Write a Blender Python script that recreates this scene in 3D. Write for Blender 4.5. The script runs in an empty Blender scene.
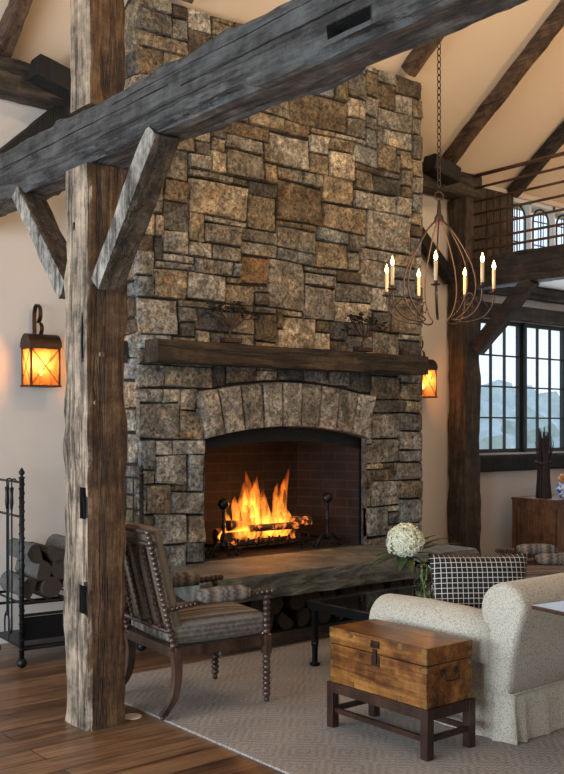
import bpy, bmesh, math, random
from mathutils import Vector, Matrix, noise
PI = math.pi
R = math.radians
C = bpy.context.scene.collection
rnd = random.Random(7)
V = Vector

# ------------------------------------------------------------------ materials
def nmat(name):
    m = bpy.data.materials.new(name); m.use_nodes = True
    nt = m.node_tree; nt.nodes.clear()
    out = nt.nodes.new('ShaderNodeOutputMaterial')
    b = nt.nodes.new('ShaderNodeBsdfPrincipled')
    nt.links.new(b.outputs[0], out.inputs[0])
    return m, nt, b, out
def N(nt, t, **kw):
    n = nt.nodes.new(t)
    for k, v in kw.items():
        if k in n.inputs: n.inputs[k].default_value = v
        else: setattr(n, k, v)
    return n
def coords(nt, scale=(1,1,1), kind='Object', rot=(0,0,0)):
    tc = nt.nodes.new('ShaderNodeTexCoord'); mp = nt.nodes.new('ShaderNodeMapping')
    mp.inputs['Scale'].default_value = scale; mp.inputs['Rotation'].default_value = rot
    nt.links.new(tc.outputs[kind], mp.inputs[0]); return mp.outputs[0]
def ramp(nt, fac, stops):
    r = nt.nodes.new('ShaderNodeValToRGB'); e = r.color_ramp.elements
    while len(e) < len(stops): e.new(.5)
    for i, (p, c) in enumerate(stops):
        e[i].position = p; e[i].color = (*c, 1) if len(c) == 3 else c
    nt.links.new(fac, r.inputs[0]); return r.outputs[0]
def mix(nt, fac, a, b, mode='MIX'):
    m = nt.nodes.new('ShaderNodeMix'); m.data_type = 'RGBA'; m.blend_type = mode
    for s, v in ((0, fac), (6, a), (7, b)):
        if isinstance(v, (int, float)): m.inputs[s].default_value = v
        elif isinstance(v, tuple): m.inputs[s].default_value = (*v, 1)
        else: nt.links.new(v, m.inputs[s])
    return m.outputs[2]
def math_(nt, op, a, b=0.0, c=None):
    m = nt.nodes.new('ShaderNodeMath'); m.operation = op
    for i, v in enumerate((a, b, c)):
        if v is None: continue
        if isinstance(v, (int, float)): m.inputs[i].default_value = v
        else: nt.links.new(v, m.inputs[i])
    return m.outputs[0]
def bump(nt, b, h, s=.3, d=.01):
    n = N(nt, 'ShaderNodeBump'); n.inputs['Strength'].default_value = s; n.inputs['Distance'].default_value = d
    nt.links.new(h, n.inputs['Height']); nt.links.new(n.outputs[0], b.inputs['Normal'])
def noisef(nt, vec, scale, detail=5, rough=.6, dist=0):
    n = N(nt, 'ShaderNodeTexNoise'); n.inputs['Scale'].default_value = scale
    n.inputs['Detail'].default_value = detail; n.inputs['Roughness'].default_value = rough
    n.inputs['Distortion'].default_value = dist
    nt.links.new(vec, n.inputs['Vector']); return n.outputs[0]

def plain(name, col, rough=.6, metal=0., var=.15, sc=20, bs=.15):
    m, nt, b, o = nmat(name)
    n = noisef(nt, coords(nt), sc)
    c = mix(nt, n, tuple(x*(1-var) for x in col), tuple(min(1, x*(1+var)) for x in col))
    nt.links.new(c, b.inputs['Base Color'])
    b.inputs['Roughness'].default_value = rough; b.inputs['Metallic'].default_value = metal
    bump(nt, b, n, bs, .005); return m

def wood(name, dark, mid, light, axis='z', rough=.75, pale=None, paleface=None, bs=.8, gs=1., crack=.75):
    """grain runs along axis; weathered 'pale' colouring can sit on the face whose normal is paleface"""
    m, nt, b, o = nmat(name)
    sc = {'x': (.9, 14, 14), 'y': (14, .9, 14), 'z': (14, 14, .9)}[axis]
    v = coords(nt, tuple(s*gs for s in sc))
    n1 = noisef(nt, v, 2.6, 9, .78, .25)
    v2 = coords(nt, tuple(s*.4*gs for s in sc))
    n2 = noisef(nt, v2, 1.5, 5, .65, .35)
    n3 = noisef(nt, coords(nt), 6, 8, .75)
    grain = math_(nt, 'ADD', math_(nt, 'MULTIPLY', n1, .52), math_(nt, 'MULTIPLY', n3, .48))
    col = ramp(nt, grain, [(.41, dark), (.5, mid), (.6, light)])
    cr = ramp(nt, n2, [(.42, (1,1,1)), (.45, (.12,.10,.09)), (.475, (1,1,1))])
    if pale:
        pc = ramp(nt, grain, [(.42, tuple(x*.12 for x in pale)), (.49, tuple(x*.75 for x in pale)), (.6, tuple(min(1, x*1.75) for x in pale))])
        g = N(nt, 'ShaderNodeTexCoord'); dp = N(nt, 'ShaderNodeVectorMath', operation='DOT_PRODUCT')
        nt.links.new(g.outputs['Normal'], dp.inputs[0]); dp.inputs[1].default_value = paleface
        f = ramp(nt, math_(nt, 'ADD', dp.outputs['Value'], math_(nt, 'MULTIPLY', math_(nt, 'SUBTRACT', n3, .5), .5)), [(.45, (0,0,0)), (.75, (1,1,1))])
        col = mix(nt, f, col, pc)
    col = mix(nt, crack, col, mix(nt, 1., col, cr, 'MULTIPLY'))
    nt.links.new(col, b.inputs['Base Color']); b.inputs['Roughness'].default_value = rough
    n4 = noisef(nt, coords(nt, {'x': (.35,1,1), 'y': (1,.35,1), 'z': (1,1,.35)}[axis]), 34, 4, .7)
    h = math_(nt, 'ADD', math_(nt, 'ADD', grain, math_(nt, 'MULTIPLY', n4, .45)), math_(nt, 'MULTIPLY', cr, .5))
    bump(nt, b, h, bs, .016); return m

def emis(name, col, s):
    m = bpy.data.materials.new(name); m.use_nodes = True; nt = m.node_tree; nt.nodes.clear()
    o = nt.nodes.new('ShaderNodeOutputMaterial'); e = nt.nodes.new('ShaderNodeEmission')
    e.inputs[0].default_value = (*col, 1); e.inputs[1].default_value = s
    nt.links.new(e.outputs[0], o.inputs[0]); return m
def thin_glass(name, tint=(1,1,1), gl=.06):
    m = bpy.data.materials.new(name); m.use_nodes = True; nt = m.node_tree; nt.nodes.clear()
    o = nt.nodes.new('ShaderNodeOutputMaterial'); t = nt.nodes.new('ShaderNodeBsdfTransparent')
    g = nt.nodes.new('ShaderNodeBsdfGlossy'); mx = nt.nodes.new('ShaderNodeMixShader')
    t.inputs[0].default_value = (*tint, 1); g.inputs['Roughness'].default_value = .05; mx.inputs[0].default_value = gl
    nt.links.new(t.outputs[0], mx.inputs[1]); nt.links.new(g.outputs[0], mx.inputs[2]); nt.links.new(mx.outputs[0], o.inputs[0]); return m

MT = {}
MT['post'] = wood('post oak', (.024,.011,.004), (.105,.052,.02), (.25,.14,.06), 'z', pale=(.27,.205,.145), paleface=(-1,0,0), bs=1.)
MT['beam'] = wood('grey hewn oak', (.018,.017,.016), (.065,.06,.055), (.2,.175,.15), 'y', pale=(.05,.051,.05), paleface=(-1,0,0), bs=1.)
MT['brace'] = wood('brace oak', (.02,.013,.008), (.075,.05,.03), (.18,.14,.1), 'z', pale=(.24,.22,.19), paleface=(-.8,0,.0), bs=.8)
MT['dark_y'] = wood('dark timber y', (.008,.006,.004), (.03,.02,.013), (.07,.05,.035), 'y')
MT['dark_x'] = wood('dark timber x', (.012,.009,.006), (.045,.034,.024), (.10,.08,.06), 'x')
MT['dark_z'] = wood('dark timber z', (.012,.008,.005), (.045,.03,.018), (.11,.07,.045), 'z')
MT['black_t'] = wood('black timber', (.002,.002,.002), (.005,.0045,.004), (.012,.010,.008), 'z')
MT['rafter'] = wood('rafter oak', (.02,.011,.006), (.085,.048,.026), (.17,.1,.055), 'y')
MT['mantel'] = wood('mantel oak', (.007,.004,.002), (.025,.017,.009), (.075,.05,.027), 'x')
MT['walnut'] = wood('chair walnut', (.018,.009,.006), (.05,.026,.017), (.1,.055,.038), 'z', rough=.32, bs=.1, crack=.1)
MT['stand'] = wood('stand mahogany', (.010,.004,.002), (.030,.011,.006), (.065,.027,.014), 'z', rough=.35, bs=.1, crack=.1)
MT['trunk'] = wood('camphor trunk', (.045,.013,.004), (.17,.062,.014), (.36,.17,.04), 'y', rough=.28, bs=.1, gs=.45, crack=.4)
MT['cherry'] = wood('sideboard cherry', (.05,.02,.009), (.14,.06,.026), (.25,.12,.055), 'z', rough=.4, bs=.1, crack=.1)
MT['railwood'] = wood('rail rod', (.05,.02,.012), (.13,.06,.035), (.22,.11,.07), 'y', rough=.5, bs=.2, crack=0)
MT['iron'] = plain('black iron', (.012,.014,.016), .42, .6, .3, 60, .3)
MT['rust'] = plain('dark rusted iron', (.05,.028,.02), .55, .4, .4, 40, .4)
MT['bronze'] = plain('aged bronze', (.055,.03,.018), .4, .7, .4, 40, .2)
MT['copper'] = plain('warm copper back', (.22,.1,.045), .5, .2, .2, 30, .1)
MT['brass'] = plain('old brass', (.30,.20,.075), .35, .9, .2, 60, .1)
MT['candle'] = plain('ivory candle tube', (.75,.55,.33), .5, 0, .05)
MT['plaster'] = plain('cream plaster', (.68,.62,.56), .9, 0, .05, 3, .08)
MT['ceil'] = plain('ceiling plaster', (.70,.57,.43), .9, 0, .05, 2, .06)
MT['sash'] = plain('dark sash paint', (.02,.024,.022), .45, 0, .2)
MT['white'] = plain('white painted trim', (.78,.8,.83), .5, 0, .04)
MT['pane'] = thin_glass('window glass', (.95,.97,1))
MT['tabglass'] = thin_glass('table glass', (.75,.85,.83), .16)
MT['amber'] = None
MT['soot'] = plain('firebox core', (.02,.017,.015), .9, 0, .4, 10, .2)
MT['bark'] = plain('birch bark', (.095,.09,.083), .8, 0, .95, 45, .8)
MT['log'] = plain('split firewood', (.04,.026,.017), .85, 0, .6, 25, .6)
MT['logend'] = plain('sawn log end', (.042,.029,.02), .85, 0, .6, 30, .4)
MT['leaf'] = plain('dark green leaf', (.035,.07,.02), .5, 0, .4, 12, .2)
MT['stem'] = plain('pale green stem', (.2,.3,.07), .5, 0, .2)
MT['petal'] = plain('hydrangea petal', (.82,.84,.66), .6, 0, .08, 60, .05)
MT['twig'] = plain('dry dark twig', (.035,.022,.02), .8, 0, .5, 30, .3)
MT['outlet'] = plain('cream outlet cover', (.75,.66,.5), .45, 0, .05)
MT['lawn'] = plain('lawn', (.3,.38,.2), .9, 0, .3, 2, 0)
MT['foliage'] = plain('outdoor foliage', (.5,.56,.5), .9, 0, .4, 2.2, 0)
MT['snowcap'] = plain('grey linen', (.13,.12,.115), .85, 0, .2, 60, .3)

def make_floor_mat():
    m, nt, b, o = nmat('wide plank floor')
    v = coords(nt)
    br = N(nt, 'ShaderNodeTexBrick'); nt.links.new(v, br.inputs[0])
    br.offset = .37; br.inputs['Scale'].default_value = 1; br.inputs['Brick Width'].default_value = 3.1
    br.inputs['Row Height'].default_value = .17; br.inputs['Mortar Size'].default_value = .0035
    br.inputs['Color1'].default_value = (.0,.0,.0,1); br.inputs['Color2'].default_value = (1,1,1,1); br.inputs['Mortar'].default_value = (.5,.5,.5,1)
    g = noisef(nt, coords(nt, (1.1, 14, 1)), 2, 7, .65, .7)
    g2 = noisef(nt, coords(nt, (1, 3, 1)), 1.3, 3, .5)
    f = math_(nt, 'ADD', math_(nt, 'MULTIPLY', g, .75), math_(nt, 'ADD', math_(nt, 'MULTIPLY', br.outputs[0], .2), math_(nt, 'MULTIPLY', g2, .12)))
    c = ramp(nt, f, [(.36, (.04,.019,.010)), (.52, (.135,.067,.032)), (.72, (.31,.175,.09))])
    c = mix(nt, br.outputs[1], c, (.012,.006,.004))
    nt.links.new(c, b.inputs['Base Color']); b.inputs['Roughness'].default_value = .33
    bump(nt, b, math_(nt, 'SUBTRACT', math_(nt, 'MULTIPLY', g, .4), br.outputs[1]), .35, .004); return m
MT['floor'] = make_floor_mat()

def make_rug_mat():
    m, nt, b, o = nmat('woven rug')
    tc = N(nt, 'ShaderNodeTexCoord'); sp = N(nt, 'ShaderNodeSeparateXYZ'); nt.links.new(tc.outputs['Object'], sp.inputs[0])
    P = .30
    def tri(o_): return math_(nt, 'PINGPONG', o_, P/2)
    dx, dy = tri(sp.outputs[0]), tri(sp.outputs[1])
    s = math_(nt, 'ADD', dx, dy)
    w = math_(nt, 'SINE', math_(nt, 'MULTIPLY', s, 2*PI/.05))
    w2 = math_(nt, 'SINE', math_(nt, 'MULTIPLY', sp.outputs[1], 2*PI/.022))
    n = noisef(nt, coords(nt), 90, 3, .7)
    n2 = noisef(nt, coords(nt), 2.5, 3, .6)
    f = math_(nt, 'ADD', math_(nt, 'MULTIPLY', w, .045), math_(nt, 'ADD', math_(nt, 'MULTIPLY', w2, .05), math_(nt, 'ADD', math_(nt, 'MULTIPLY', n, .6), math_(nt, 'MULTIPLY', n2, .3))))
    c = ramp(nt, f, [(.28, (.15,.135,.125)), (.45, (.28,.25,.225)), (.65, (.44,.40,.365))])
    nt.links.new(c, b.inputs['Base Color']); b.inputs['Roughness'].default_value = .95
    bump(nt, b, f, .5, .006); return m
MT['rug'] = make_rug_mat()

def make_stone_mat():
    m, nt, b, o = nmat('field stone')
    at = N(nt, 'ShaderNodeAttribute', attribute_name='stone')
    v = coords(nt)
    n = noisef(nt, v, 7, 8, .72, .4); n2 = noisef(nt, v, 36, 6, .75, .5); n3 = noisef(nt, coords(nt, (1,1,3)), 4, 4, .6, 1.2)
    c = mix(nt, 1., at.outputs['Color'], ramp(nt, n, [(.33, (.3,.29,.27)), (.5, (.9,.88,.83)), (.64, (1.7,1.65,1.55))]), 'MULTIPLY')
    c = mix(nt, 1., c, ramp(nt, n2, [(.38, (.3,.29,.28)), (.5, (1.,1.,1.)), (.6, (1.65,1.65,1.6))]), 'MULTIPLY')
    c = mix(nt, ramp(nt, n3, [(.56, (0,0,0)), (.66, (.5,.5,.5))]), c, mix(nt, 1., c, (1.5,.95,.5), 'MULTIPLY'))
    nt.links.new(c, b.inputs['Base Color']); b.inputs['Roughness'].default_value = .85
    bump(nt, b, math_(nt, 'ADD', n2, math_(nt, 'MULTIPLY', n, 1.6)), 1., .03); return m
MT['stone'] = make_stone_mat()

def make_slab_mat():
    m, nt, b, o = nmat('bluestone slab')
    v = coords(nt, (1,1,2.)); n = noisef(nt, v, 3.5, 8, .65, .8)
    c = ramp(nt, n, [(.33, (.05,.058,.053)), (.5, (.12,.13,.115)), (.66, (.25,.24,.2))])
    nt.links.new(c, b.inputs['Base Color']); b.inputs['Roughness'].default_value = .6
    n9 = noisef(nt, coords(nt, (1,1,3.5)), 14, 6, .7, .5)
    bump(nt, b, math_(nt, 'ADD', n, n9), .9, .03); return m
MT['slab'] = make_slab_mat()

def make_brick_mat():
    m, nt, b, o = nmat('sooty firebrick')
    br = N(nt, 'ShaderNodeTexBrick'); nt.links.new(coords(nt, kind='UV'), br.inputs[0])
    br.inputs['Scale'].default_value = 1; br.inputs['Brick Width'].default_value = .23; br.inputs['Row Height'].default_value = .075; br.inputs['Mortar Size'].default_value = .006
    br.inputs['Color1'].default_value = (.022,.012,.010,1); br.inputs['Color2'].default_value = (.014,.009,.008,1); br.inputs['Mortar'].default_value = (.035,.026,.022,1)
    n = noisef(nt, coords(nt), 4, 5, .6)
    c = mix(nt, 1., br.outputs[0], ramp(nt, n, [(.35, (.35,.35,.35)), (.65, (1.1,1.1,1.1))]), 'MULTIPLY')
    nt.links.new(c, b.inputs['Base Color']); b.inputs['Roughness'].default_value = .9
    bump(nt, b, br.outputs[1], -.5, .01); return m
MT['brick'] = make_brick_mat()

def make_sofa_mat():
    m, nt, b, o = nmat('speckled cream sofa fabric')
    v = N(nt, 'ShaderNodeTexVoronoi'); v.inputs['Scale'].default_value = 120; nt.links.new(coords(nt), v.inputs[0])
    n = noisef(nt, coords(nt), 60, 4, .7)
    c = ramp(nt, math_(nt, 'ADD', math_(nt, 'MULTIPLY', v.outputs[0], .7), math_(nt, 'MULTIPLY', n, .5)), [(.25, (.60,.57,.49)), (.55, (.52,.49,.41)), (.85, (.36,.32,.24))])
    nt.links.new(c, b.inputs['Base Color']); b.inputs['Roughness'].default_value = .95
    b.inputs['Sheen Weight'].default_value = .2
    bump(nt, b, v.outputs[0], .4, .006); return m
MT['sofa'] = make_sofa_mat()

def make_kilim(name, axis):
    m, nt, b, o = nmat(name)
    tc = N(nt, 'ShaderNodeTexCoord'); sp = N(nt, 'ShaderNodeSeparateXYZ'); nt.links.new(tc.outputs['Object'], sp.inputs[0])
    a, c_ = sp.outputs[axis], sp.outputs[2]
    zz = math_(nt, 'MULTIPLY', math_(nt, 'PINGPONG', math_(nt, 'MULTIPLY', c_, 1.0), .012), .9)
    s = math_(nt, 'FRACT', math_(nt, 'MULTIPLY', math_(nt, 'ADD', a, zz), 7.))
    n = noisef(nt, coords(nt), 45, 5, .8)
    s = math_(nt, 'ADD', s, math_(nt, 'MULTIPLY', math_(nt, 'SUBTRACT', n, .5), .35))
    c = ramp(nt, s, [(.0, (.24,.22,.19)), (.16, (.07,.06,.05)), (.3, (.25,.22,.18)), (.46, (.05,.055,.06)), (.6, (.17,.11,.07)), (.75, (.3,.27,.23)), (1., (.08,.07,.06))])
    nt.links.new(c, b.inputs['Base Color']); b.inputs['Roughness'].default_value = .95
    bump(nt, b, n, .5, .004); return m
MT['kilim'] = make_kilim('woven striped seat fabric', 1)
MT['kilimx'] = make_kilim('woven striped seat fabric across', 0)
MT['tan'] = plain('brown back fabric', (.17,.13,.085), .95, 0, .35, 50, .4)

def make_grid_mat():
    m, nt, b, o = nmat('black pillow fabric with white grid')
    tc = N(nt, 'ShaderNodeTexCoord'); sp = N(nt, 'ShaderNodeSeparateXYZ'); nt.links.new(tc.outputs['Object'], sp.inputs[0])
    def line(o_): return math_(nt, 'LESS_THAN', math_(nt, 'PINGPONG', math_(nt, 'ADD', o_, 5.), .0135), .0015)
    f = math_(nt, 'MAXIMUM', line(sp.outputs[0]), line(sp.outputs[2]))
    c = mix(nt, f, (.008,.008,.01), (.62,.58,.5))
    nt.links.new(c, b.inputs['Base Color']); b.inputs['Roughness'].default_value = .95
    bump(nt, b, f, .4, .003); return m
MT['grid'] = make_grid_mat()

def make_amber():
    m = bpy.data.materials.new('seedy lantern glass'); m.use_nodes = True; nt = m.node_tree; nt.nodes.clear()
    o = nt.nodes.new('ShaderNodeOutputMaterial'); t = nt.nodes.new('ShaderNodeBsdfTransparent')
    g = nt.nodes.new('ShaderNodeBsdfTranslucent'); mx = nt.nodes.new('ShaderNodeMixShader')
    t.inputs[0].default_value = (1,.9,.72,1); g.inputs[0].default_value = (.62,.31,.12,1)
    n = noisef(nt, coords(nt), 25, 3, .6)
    nt.links.new(ramp(nt, n, [(.3, (.12,)*3), (.7, (.26,)*3)]), mx.inputs[0])
    nt.links.new(t.outputs[0], mx.inputs[1]); nt.links.new(g.outputs[0], mx.inputs[2]); nt.links.new(mx.outputs[0], o.inputs[0]); return m
MT['amber'] = make_amber()

def make_glass():
    m, nt, b, o = nmat('clear vase glass')
    b.inputs['Base Color'].default_value = (.9,.97,.95,1); b.inputs['Transmission Weight'].default_value = 1
    b.inputs['Roughness'].default_value = .02; b.inputs['IOR'].default_value = 1.25; return m
MT['glass'] = make_glass()

def make_ember():
    m, nt, b, o = nmat('glowing charred log')
    n = noisef(nt, coords(nt), 16, 5, .7)
    b.inputs['Base Color'].default_value = (.02,.014,.01,1); b.inputs['Roughness'].default_value = .95
    b.inputs['Emission Color'].default_value = (1,.22,.03,1)
    nt.links.new(math_(nt, 'MULTIPLY', ramp(nt, n, [(.53, (0,0,0)), (.66, (1,1,1))]), 1.2), b.inputs['Emission Strength'])
    bump(nt, b, n, 1., .02); return m
MT['ember'] = make_ember()

def make_flame():
    m = bpy.data.materials.new('fire flame volume'); m.use_nodes = True; nt = m.node_tree; nt.nodes.clear()
    o = nt.nodes.new('ShaderNodeOutputMaterial'); e = nt.nodes.new('ShaderNodeEmission')
    tc = N(nt, 'ShaderNodeTexCoord'); sp = N(nt, 'ShaderNodeSeparateXYZ'); nt.links.new(tc.outputs['Object'], sp.inputs[0])
    z = math_(nt, 'DIVIDE', sp.outputs[2], .5)
    n = noisef(nt, coords(nt, (1,1,.35)), 26, 3, .6, .3)
    nt.links.new(ramp(nt, z, [(0, (1,.30,.03)), (.4, (1,.27,.03)), (1, (1,.12,.01))]), e.inputs[0])
    st = math_(nt, 'MULTIPLY', ramp(nt, n, [(.38, (.12,.12,.12)), (.62, (1,1,1))]), math_(nt, 'MAXIMUM', math_(nt, 'MULTIPLY', math_(nt, 'SUBTRACT', 1.15, z), 62.), 5.))
    nt.links.new(st, e.inputs[1]); nt.links.new(e.outputs[0], o.inputs['Volume']); return m
MT['flame'] = make_flame()
MT['bulb'] = emis('flame shaped bulb', (1,.6,.22), 14)
MT['lbulb'] = emis('lantern bulb', (1,.55,.2), 7)

# ------------------------------------------------------------------ mesh helpers
def finish(bm, name, mat, parent=None, loc=None, smooth=False):
    if loc is not None:
        bmesh.ops.translate(bm, verts=bm.verts, vec=-V(loc))
    bmesh.ops.recalc_face_normals(bm, faces=bm.faces)
    me = bpy.data.meshes.new(name); bm.to_mesh(me); bm.free()
    if smooth:
        for p in me.polygons: p.use_smooth = True
    o = bpy.data.objects.new(name, me); C.objects.link(o)
    for mm in (mat if isinstance(mat, (list, tuple)) else [mat]): me.materials.append(mm)
    if loc is not None: o.location = loc
    if parent: o.parent = parent
    return o
def tag(o, label, cat, group=None, kind=None):
    o['label'] = label; o['category'] = cat
    if group: o['group'] = group
    if kind: o['kind'] = kind
    return o
def thing(name, label, cat, loc=(0,0,0), rz=0, group=None):
    o = bpy.data.objects.new(name, None); C.objects.link(o); o.empty_display_size = .1
    o.location = loc; o.rotation_euler = (0, 0, rz); return tag(o, label, cat, group)
def struct(o, label=None, cat=None):
    o['kind'] = 'structure'
    if label: o['label'] = label
    if cat: o['category'] = cat
    return o
def copy_tree(o, parent=None, depth=0):
    c = o.copy(); C.objects.link(c)
    if parent: c.parent = parent
    for ch in [x for x in bpy.data.objects if x.parent == o and x is not c]: copy_tree(ch, c)
    return c
def BM(): return bmesh.new()
def box(bm, x0, y0, z0, x1, y1, z1, M=None, bev=0):
    vs = [bm.verts.new((x, y, z)) for x in (x0, x1) for y in (y0, y1) for z in (z0, z1)]
    fs = [bm.faces.new([vs[i] for i in q]) for q in ((0,1,3,2),(4,6,7,5),(0,4,5,1),(2,3,7,6),(0,2,6,4),(1,5,7,3))]
    if bev:
        es = {e for f in fs for e in f.edges}
        r = bmesh.ops.bevel(bm, geom=list(es), offset=bev, segments=2, affect='EDGES', profile=.5)
        vs = list({v for f in r['faces'] for v in f.verts} | {v for v in vs if v.is_valid})
    if M is not None: bmesh.ops.transform(bm, matrix=M, verts=vs)
    return vs
def frame_at(d):
    d = V(d).normalized(); u = V((0,0,1)) if abs(d.z) < .9 else V((1,0,0))
    s = d.cross(u).normalized(); return s, s.cross(d).normalized()
def ring(bm, c, s, u, r, n, sq=None):
    out = []
    for i in range(n):
        a = 2*PI*i/n
        out.append(bm.verts.new(V(c) + s*(math.cos(a)*r) + u*(math.sin(a)*(sq or r))))
    return out
def skin(bm, rings, cap=True, closed=False):
    n = len(rings[0])
    for a, b in zip(rings, rings[1:]):
        for i in range(n): bm.faces.new((a[i], a[(i+1)%n], b[(i+1)%n], b[i]))
    if closed:
        a, b = rings[-1], rings[0]
        for i in range(n): bm.faces.new((a[i], a[(i+1)%n], b[(i+1)%n], b[i]))
    elif cap:
        bm.faces.new(rings[0][::-1]); bm.faces.new(rings[-1])
def tube(bm, pts, r, n=8, closed=False):
    pts = [V(p) for p in pts]; k = len(pts)
    rr = r if isinstance(r, (list, tuple)) else [r]*k
    rings = []; s = None
    for i, p in enumerate(pts):
        if closed: d = pts[(i+1)%k] - pts[(i-1)%k]
        else: d = pts[min(i+1, k-1)] - pts[max(i-1, 0)]
        d.normalize()
        if s is None: s, u = frame_at(d)
        else:
            s = (s - d*s.dot(d)).normalized()
            u = s.cross(d).normalized()
        rings.append(ring(bm, p, s, u, rr[i], n))
    skin(bm, rings, not closed, closed)
def lathe(bm, p0, p1, prof, n=12):
    """prof = list of (t 0..1, radius)"""
    p0, p1 = V(p0), V(p1); s, u = frame_at(p1-p0)
    skin(bm, [ring(bm, p0.lerp(p1, t), s, u, max(r, .0004), n) for t, r in prof])
def spool(bm, p0, p1, r, period=.03, n=10):
    L = (V(p1)-V(p0)).length; k = max(1, round(L/period)); prof = []
    for i in range(k):
        for f, q in ((.0,.55),(.18,.85),(.5,1.),(.82,.85)): prof.append(((i+f)/k, r*q))
    prof.append((1, r*.55)); lathe(bm, p0, p1, prof, n)
def ball(bm, c, r, n=2, sc=(1,1,1)):
    g = bmesh.ops.create_icosphere(bm, subdivisions=n, radius=r)
    for v in g['verts']: v.co = V((v.co.x*sc[0], v.co.y*sc[1], v.co.z*sc[2])) + V(c)
def prism(bm, poly, a, b):
    """poly: 3D points of one end, extruded by vector b-a"""
    r0 = [bm.verts.new(V(p)) for p in poly]; d = V(b)-V(a); r1 = [bm.verts.new(V(p)+d) for p in poly]
    skin(bm, [r0, r1])
def bezier(ps, n=10):
    """catmull-rom through ps"""
    ps = [V(p) for p in ps]; q = [ps[0]*2-ps[1]] + ps + [ps[-1]*2-ps[-2]]; out = []
    for i in range(1, len(q)-2):
        for k in range(n):
            t = k/n; a, b, c, d = q[i-1:i+3]
            out.append(.5*((2*b)+(c-a)*t+(2*a-5*b+4*c-d)*t*t+(-a+3*b-3*c+d)*t**3))
    out.append(ps[-1]); return out

def timber_bm(p0, p1, w, h, seed=0, rough=.012, side=None, seg=.045, chip=.02):
    """hewn timber: w along 'side', h along the other cross axis; irregular faces and waney corners"""
    p0, p1 = V(p0), V(p1); d = (p1-p0); L = d.length; d.normalize()
    if side is None: side = V((1,0,0)) if abs(d.x) < .9 else V((0,1,0))
    s = (V(side) - d*V(side).dot(d)).normalized(); u = d.cross(s).normalized()
    bm = BM(); n = max(2, int(L/seg)); K = 8; rings = []
    per = []
    for i in range(K): per.append((-1+2*i/K, -1))
    for i in range(K): per.append((1, -1+2*i/K))
    for i in range(K): per.append((1-2*i/K, 1))
    for i in range(K): per.append((-1, 1-2*i/K))
    for j in range(n+1):
        c = p0 + d*(L*j/n); rr = []
        for a, b in per:
            corner = abs(a) == 1 and abs(b) == 1
            q = V((a*2.3+seed*3.1, b*2.3, j*seg*3.2))
            nz = noise.noise(q)*rough*.7 + noise.noise(V((a*1.1+seed*9, b*1.1, j*seg*.9)))*rough*.5 + noise.noise(V((a*4.3+seed*5, b*4.3, j*seg*13)))*rough*.3
            fa = a*w/2; fb = b*h/2
            if corner:
                k = max(0, noise.noise(V((a*5+seed, b*5, j*seg*2.5)))*.8+noise.noise(V((a*5+seed, b*5+9, j*seg*7)))*.35+.22)*chip
                fa -= a*k; fb -= b*k
            if abs(a) == 1: fa += a*nz
            if abs(b) == 1: fb += b*nz
            rr.append(bm.verts.new(c + s*fa + u*fb))
        rings.append(rr)
    skin(bm, rings); return bm
def timber(name, p0, p1, w, h, mat, seed=0, rough=.012, side=None, parent=None, loc=None, chip=.02):
    return finish(timber_bm(p0, p1, w, h, seed, rough, side, chip=chip), name, mat, parent, loc)
def cut(o, boxes):
    dg = bpy.context.evaluated_depsgraph_get
    cs = []
    for b in boxes:
        bm = BM(); box(bm, *b); c = finish(bm, 'cutter', None); cs.append(c)
        m = o.modifiers.new('b', 'BOOLEAN'); m.object = c; m.operation = 'DIFFERENCE'; m.solver = 'EXACT'
    bpy.context.view_layer.update()
    me = bpy.data.meshes.new_from_object(o.evaluated_get(dg()))
    o.modifiers.clear(); old = o.data; o.data = me; bpy.data.meshes.remove(old)
    for c in cs: bpy.data.objects.remove(c)
    # shade inside the mortises and slots, painted in with the black timber material
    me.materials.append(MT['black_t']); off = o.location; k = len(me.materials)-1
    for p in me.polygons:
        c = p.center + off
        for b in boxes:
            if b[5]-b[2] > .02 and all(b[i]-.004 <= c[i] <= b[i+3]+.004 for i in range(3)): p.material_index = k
    return o

# ------------------------------------------------------------------ camera
CAM = 1.5; F = 974.; A = math.atan2(.632, .775)
cd = bpy.data.cameras.new('camera'); cam = bpy.data.objects.new('camera', cd); C.objects.link(cam)
cam.location = (0, 0, CAM); cam.rotation_euler = (PI/2, 0, -A)
cd.sensor_fit = 'VERTICAL'; cd.sensor_height = 36; cd.lens = F*36/774; cd.shift_y = (427-387)/774
cd.clip_start = .02; cd.clip_end = 200
bpy.context.scene.camera = cam
ca, sa = math.cos(A), math.sin(A)
def ray(px, py):                       # direction of a photo pixel
    l = (px-282)/F
    return V((sa+l*ca, ca-l*sa, (427-py)/F))
def onY(px, py, Y): r = ray(px, py); t = Y/r.y; return V((r.x*t, Y, CAM+r.z*t))

# ------------------------------------------------------------------ room shell
YB, YF = 6.45, 5.785                    # plaster wall, chimney front
S, Z0 = .78, 4.0
def ceil_z(y): return Z0 + S*(YB-y)
RX0, RX1, RY0, RIDGE = -3.5, 11.0, -5.0, .7
bm = BM(); box(bm, RX0, RY0, -.12, RX1, YB+.2, 0); struct(finish(bm, 'floor', MT['floor']), 'wide reclaimed brown plank floor', 'floor')
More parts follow.
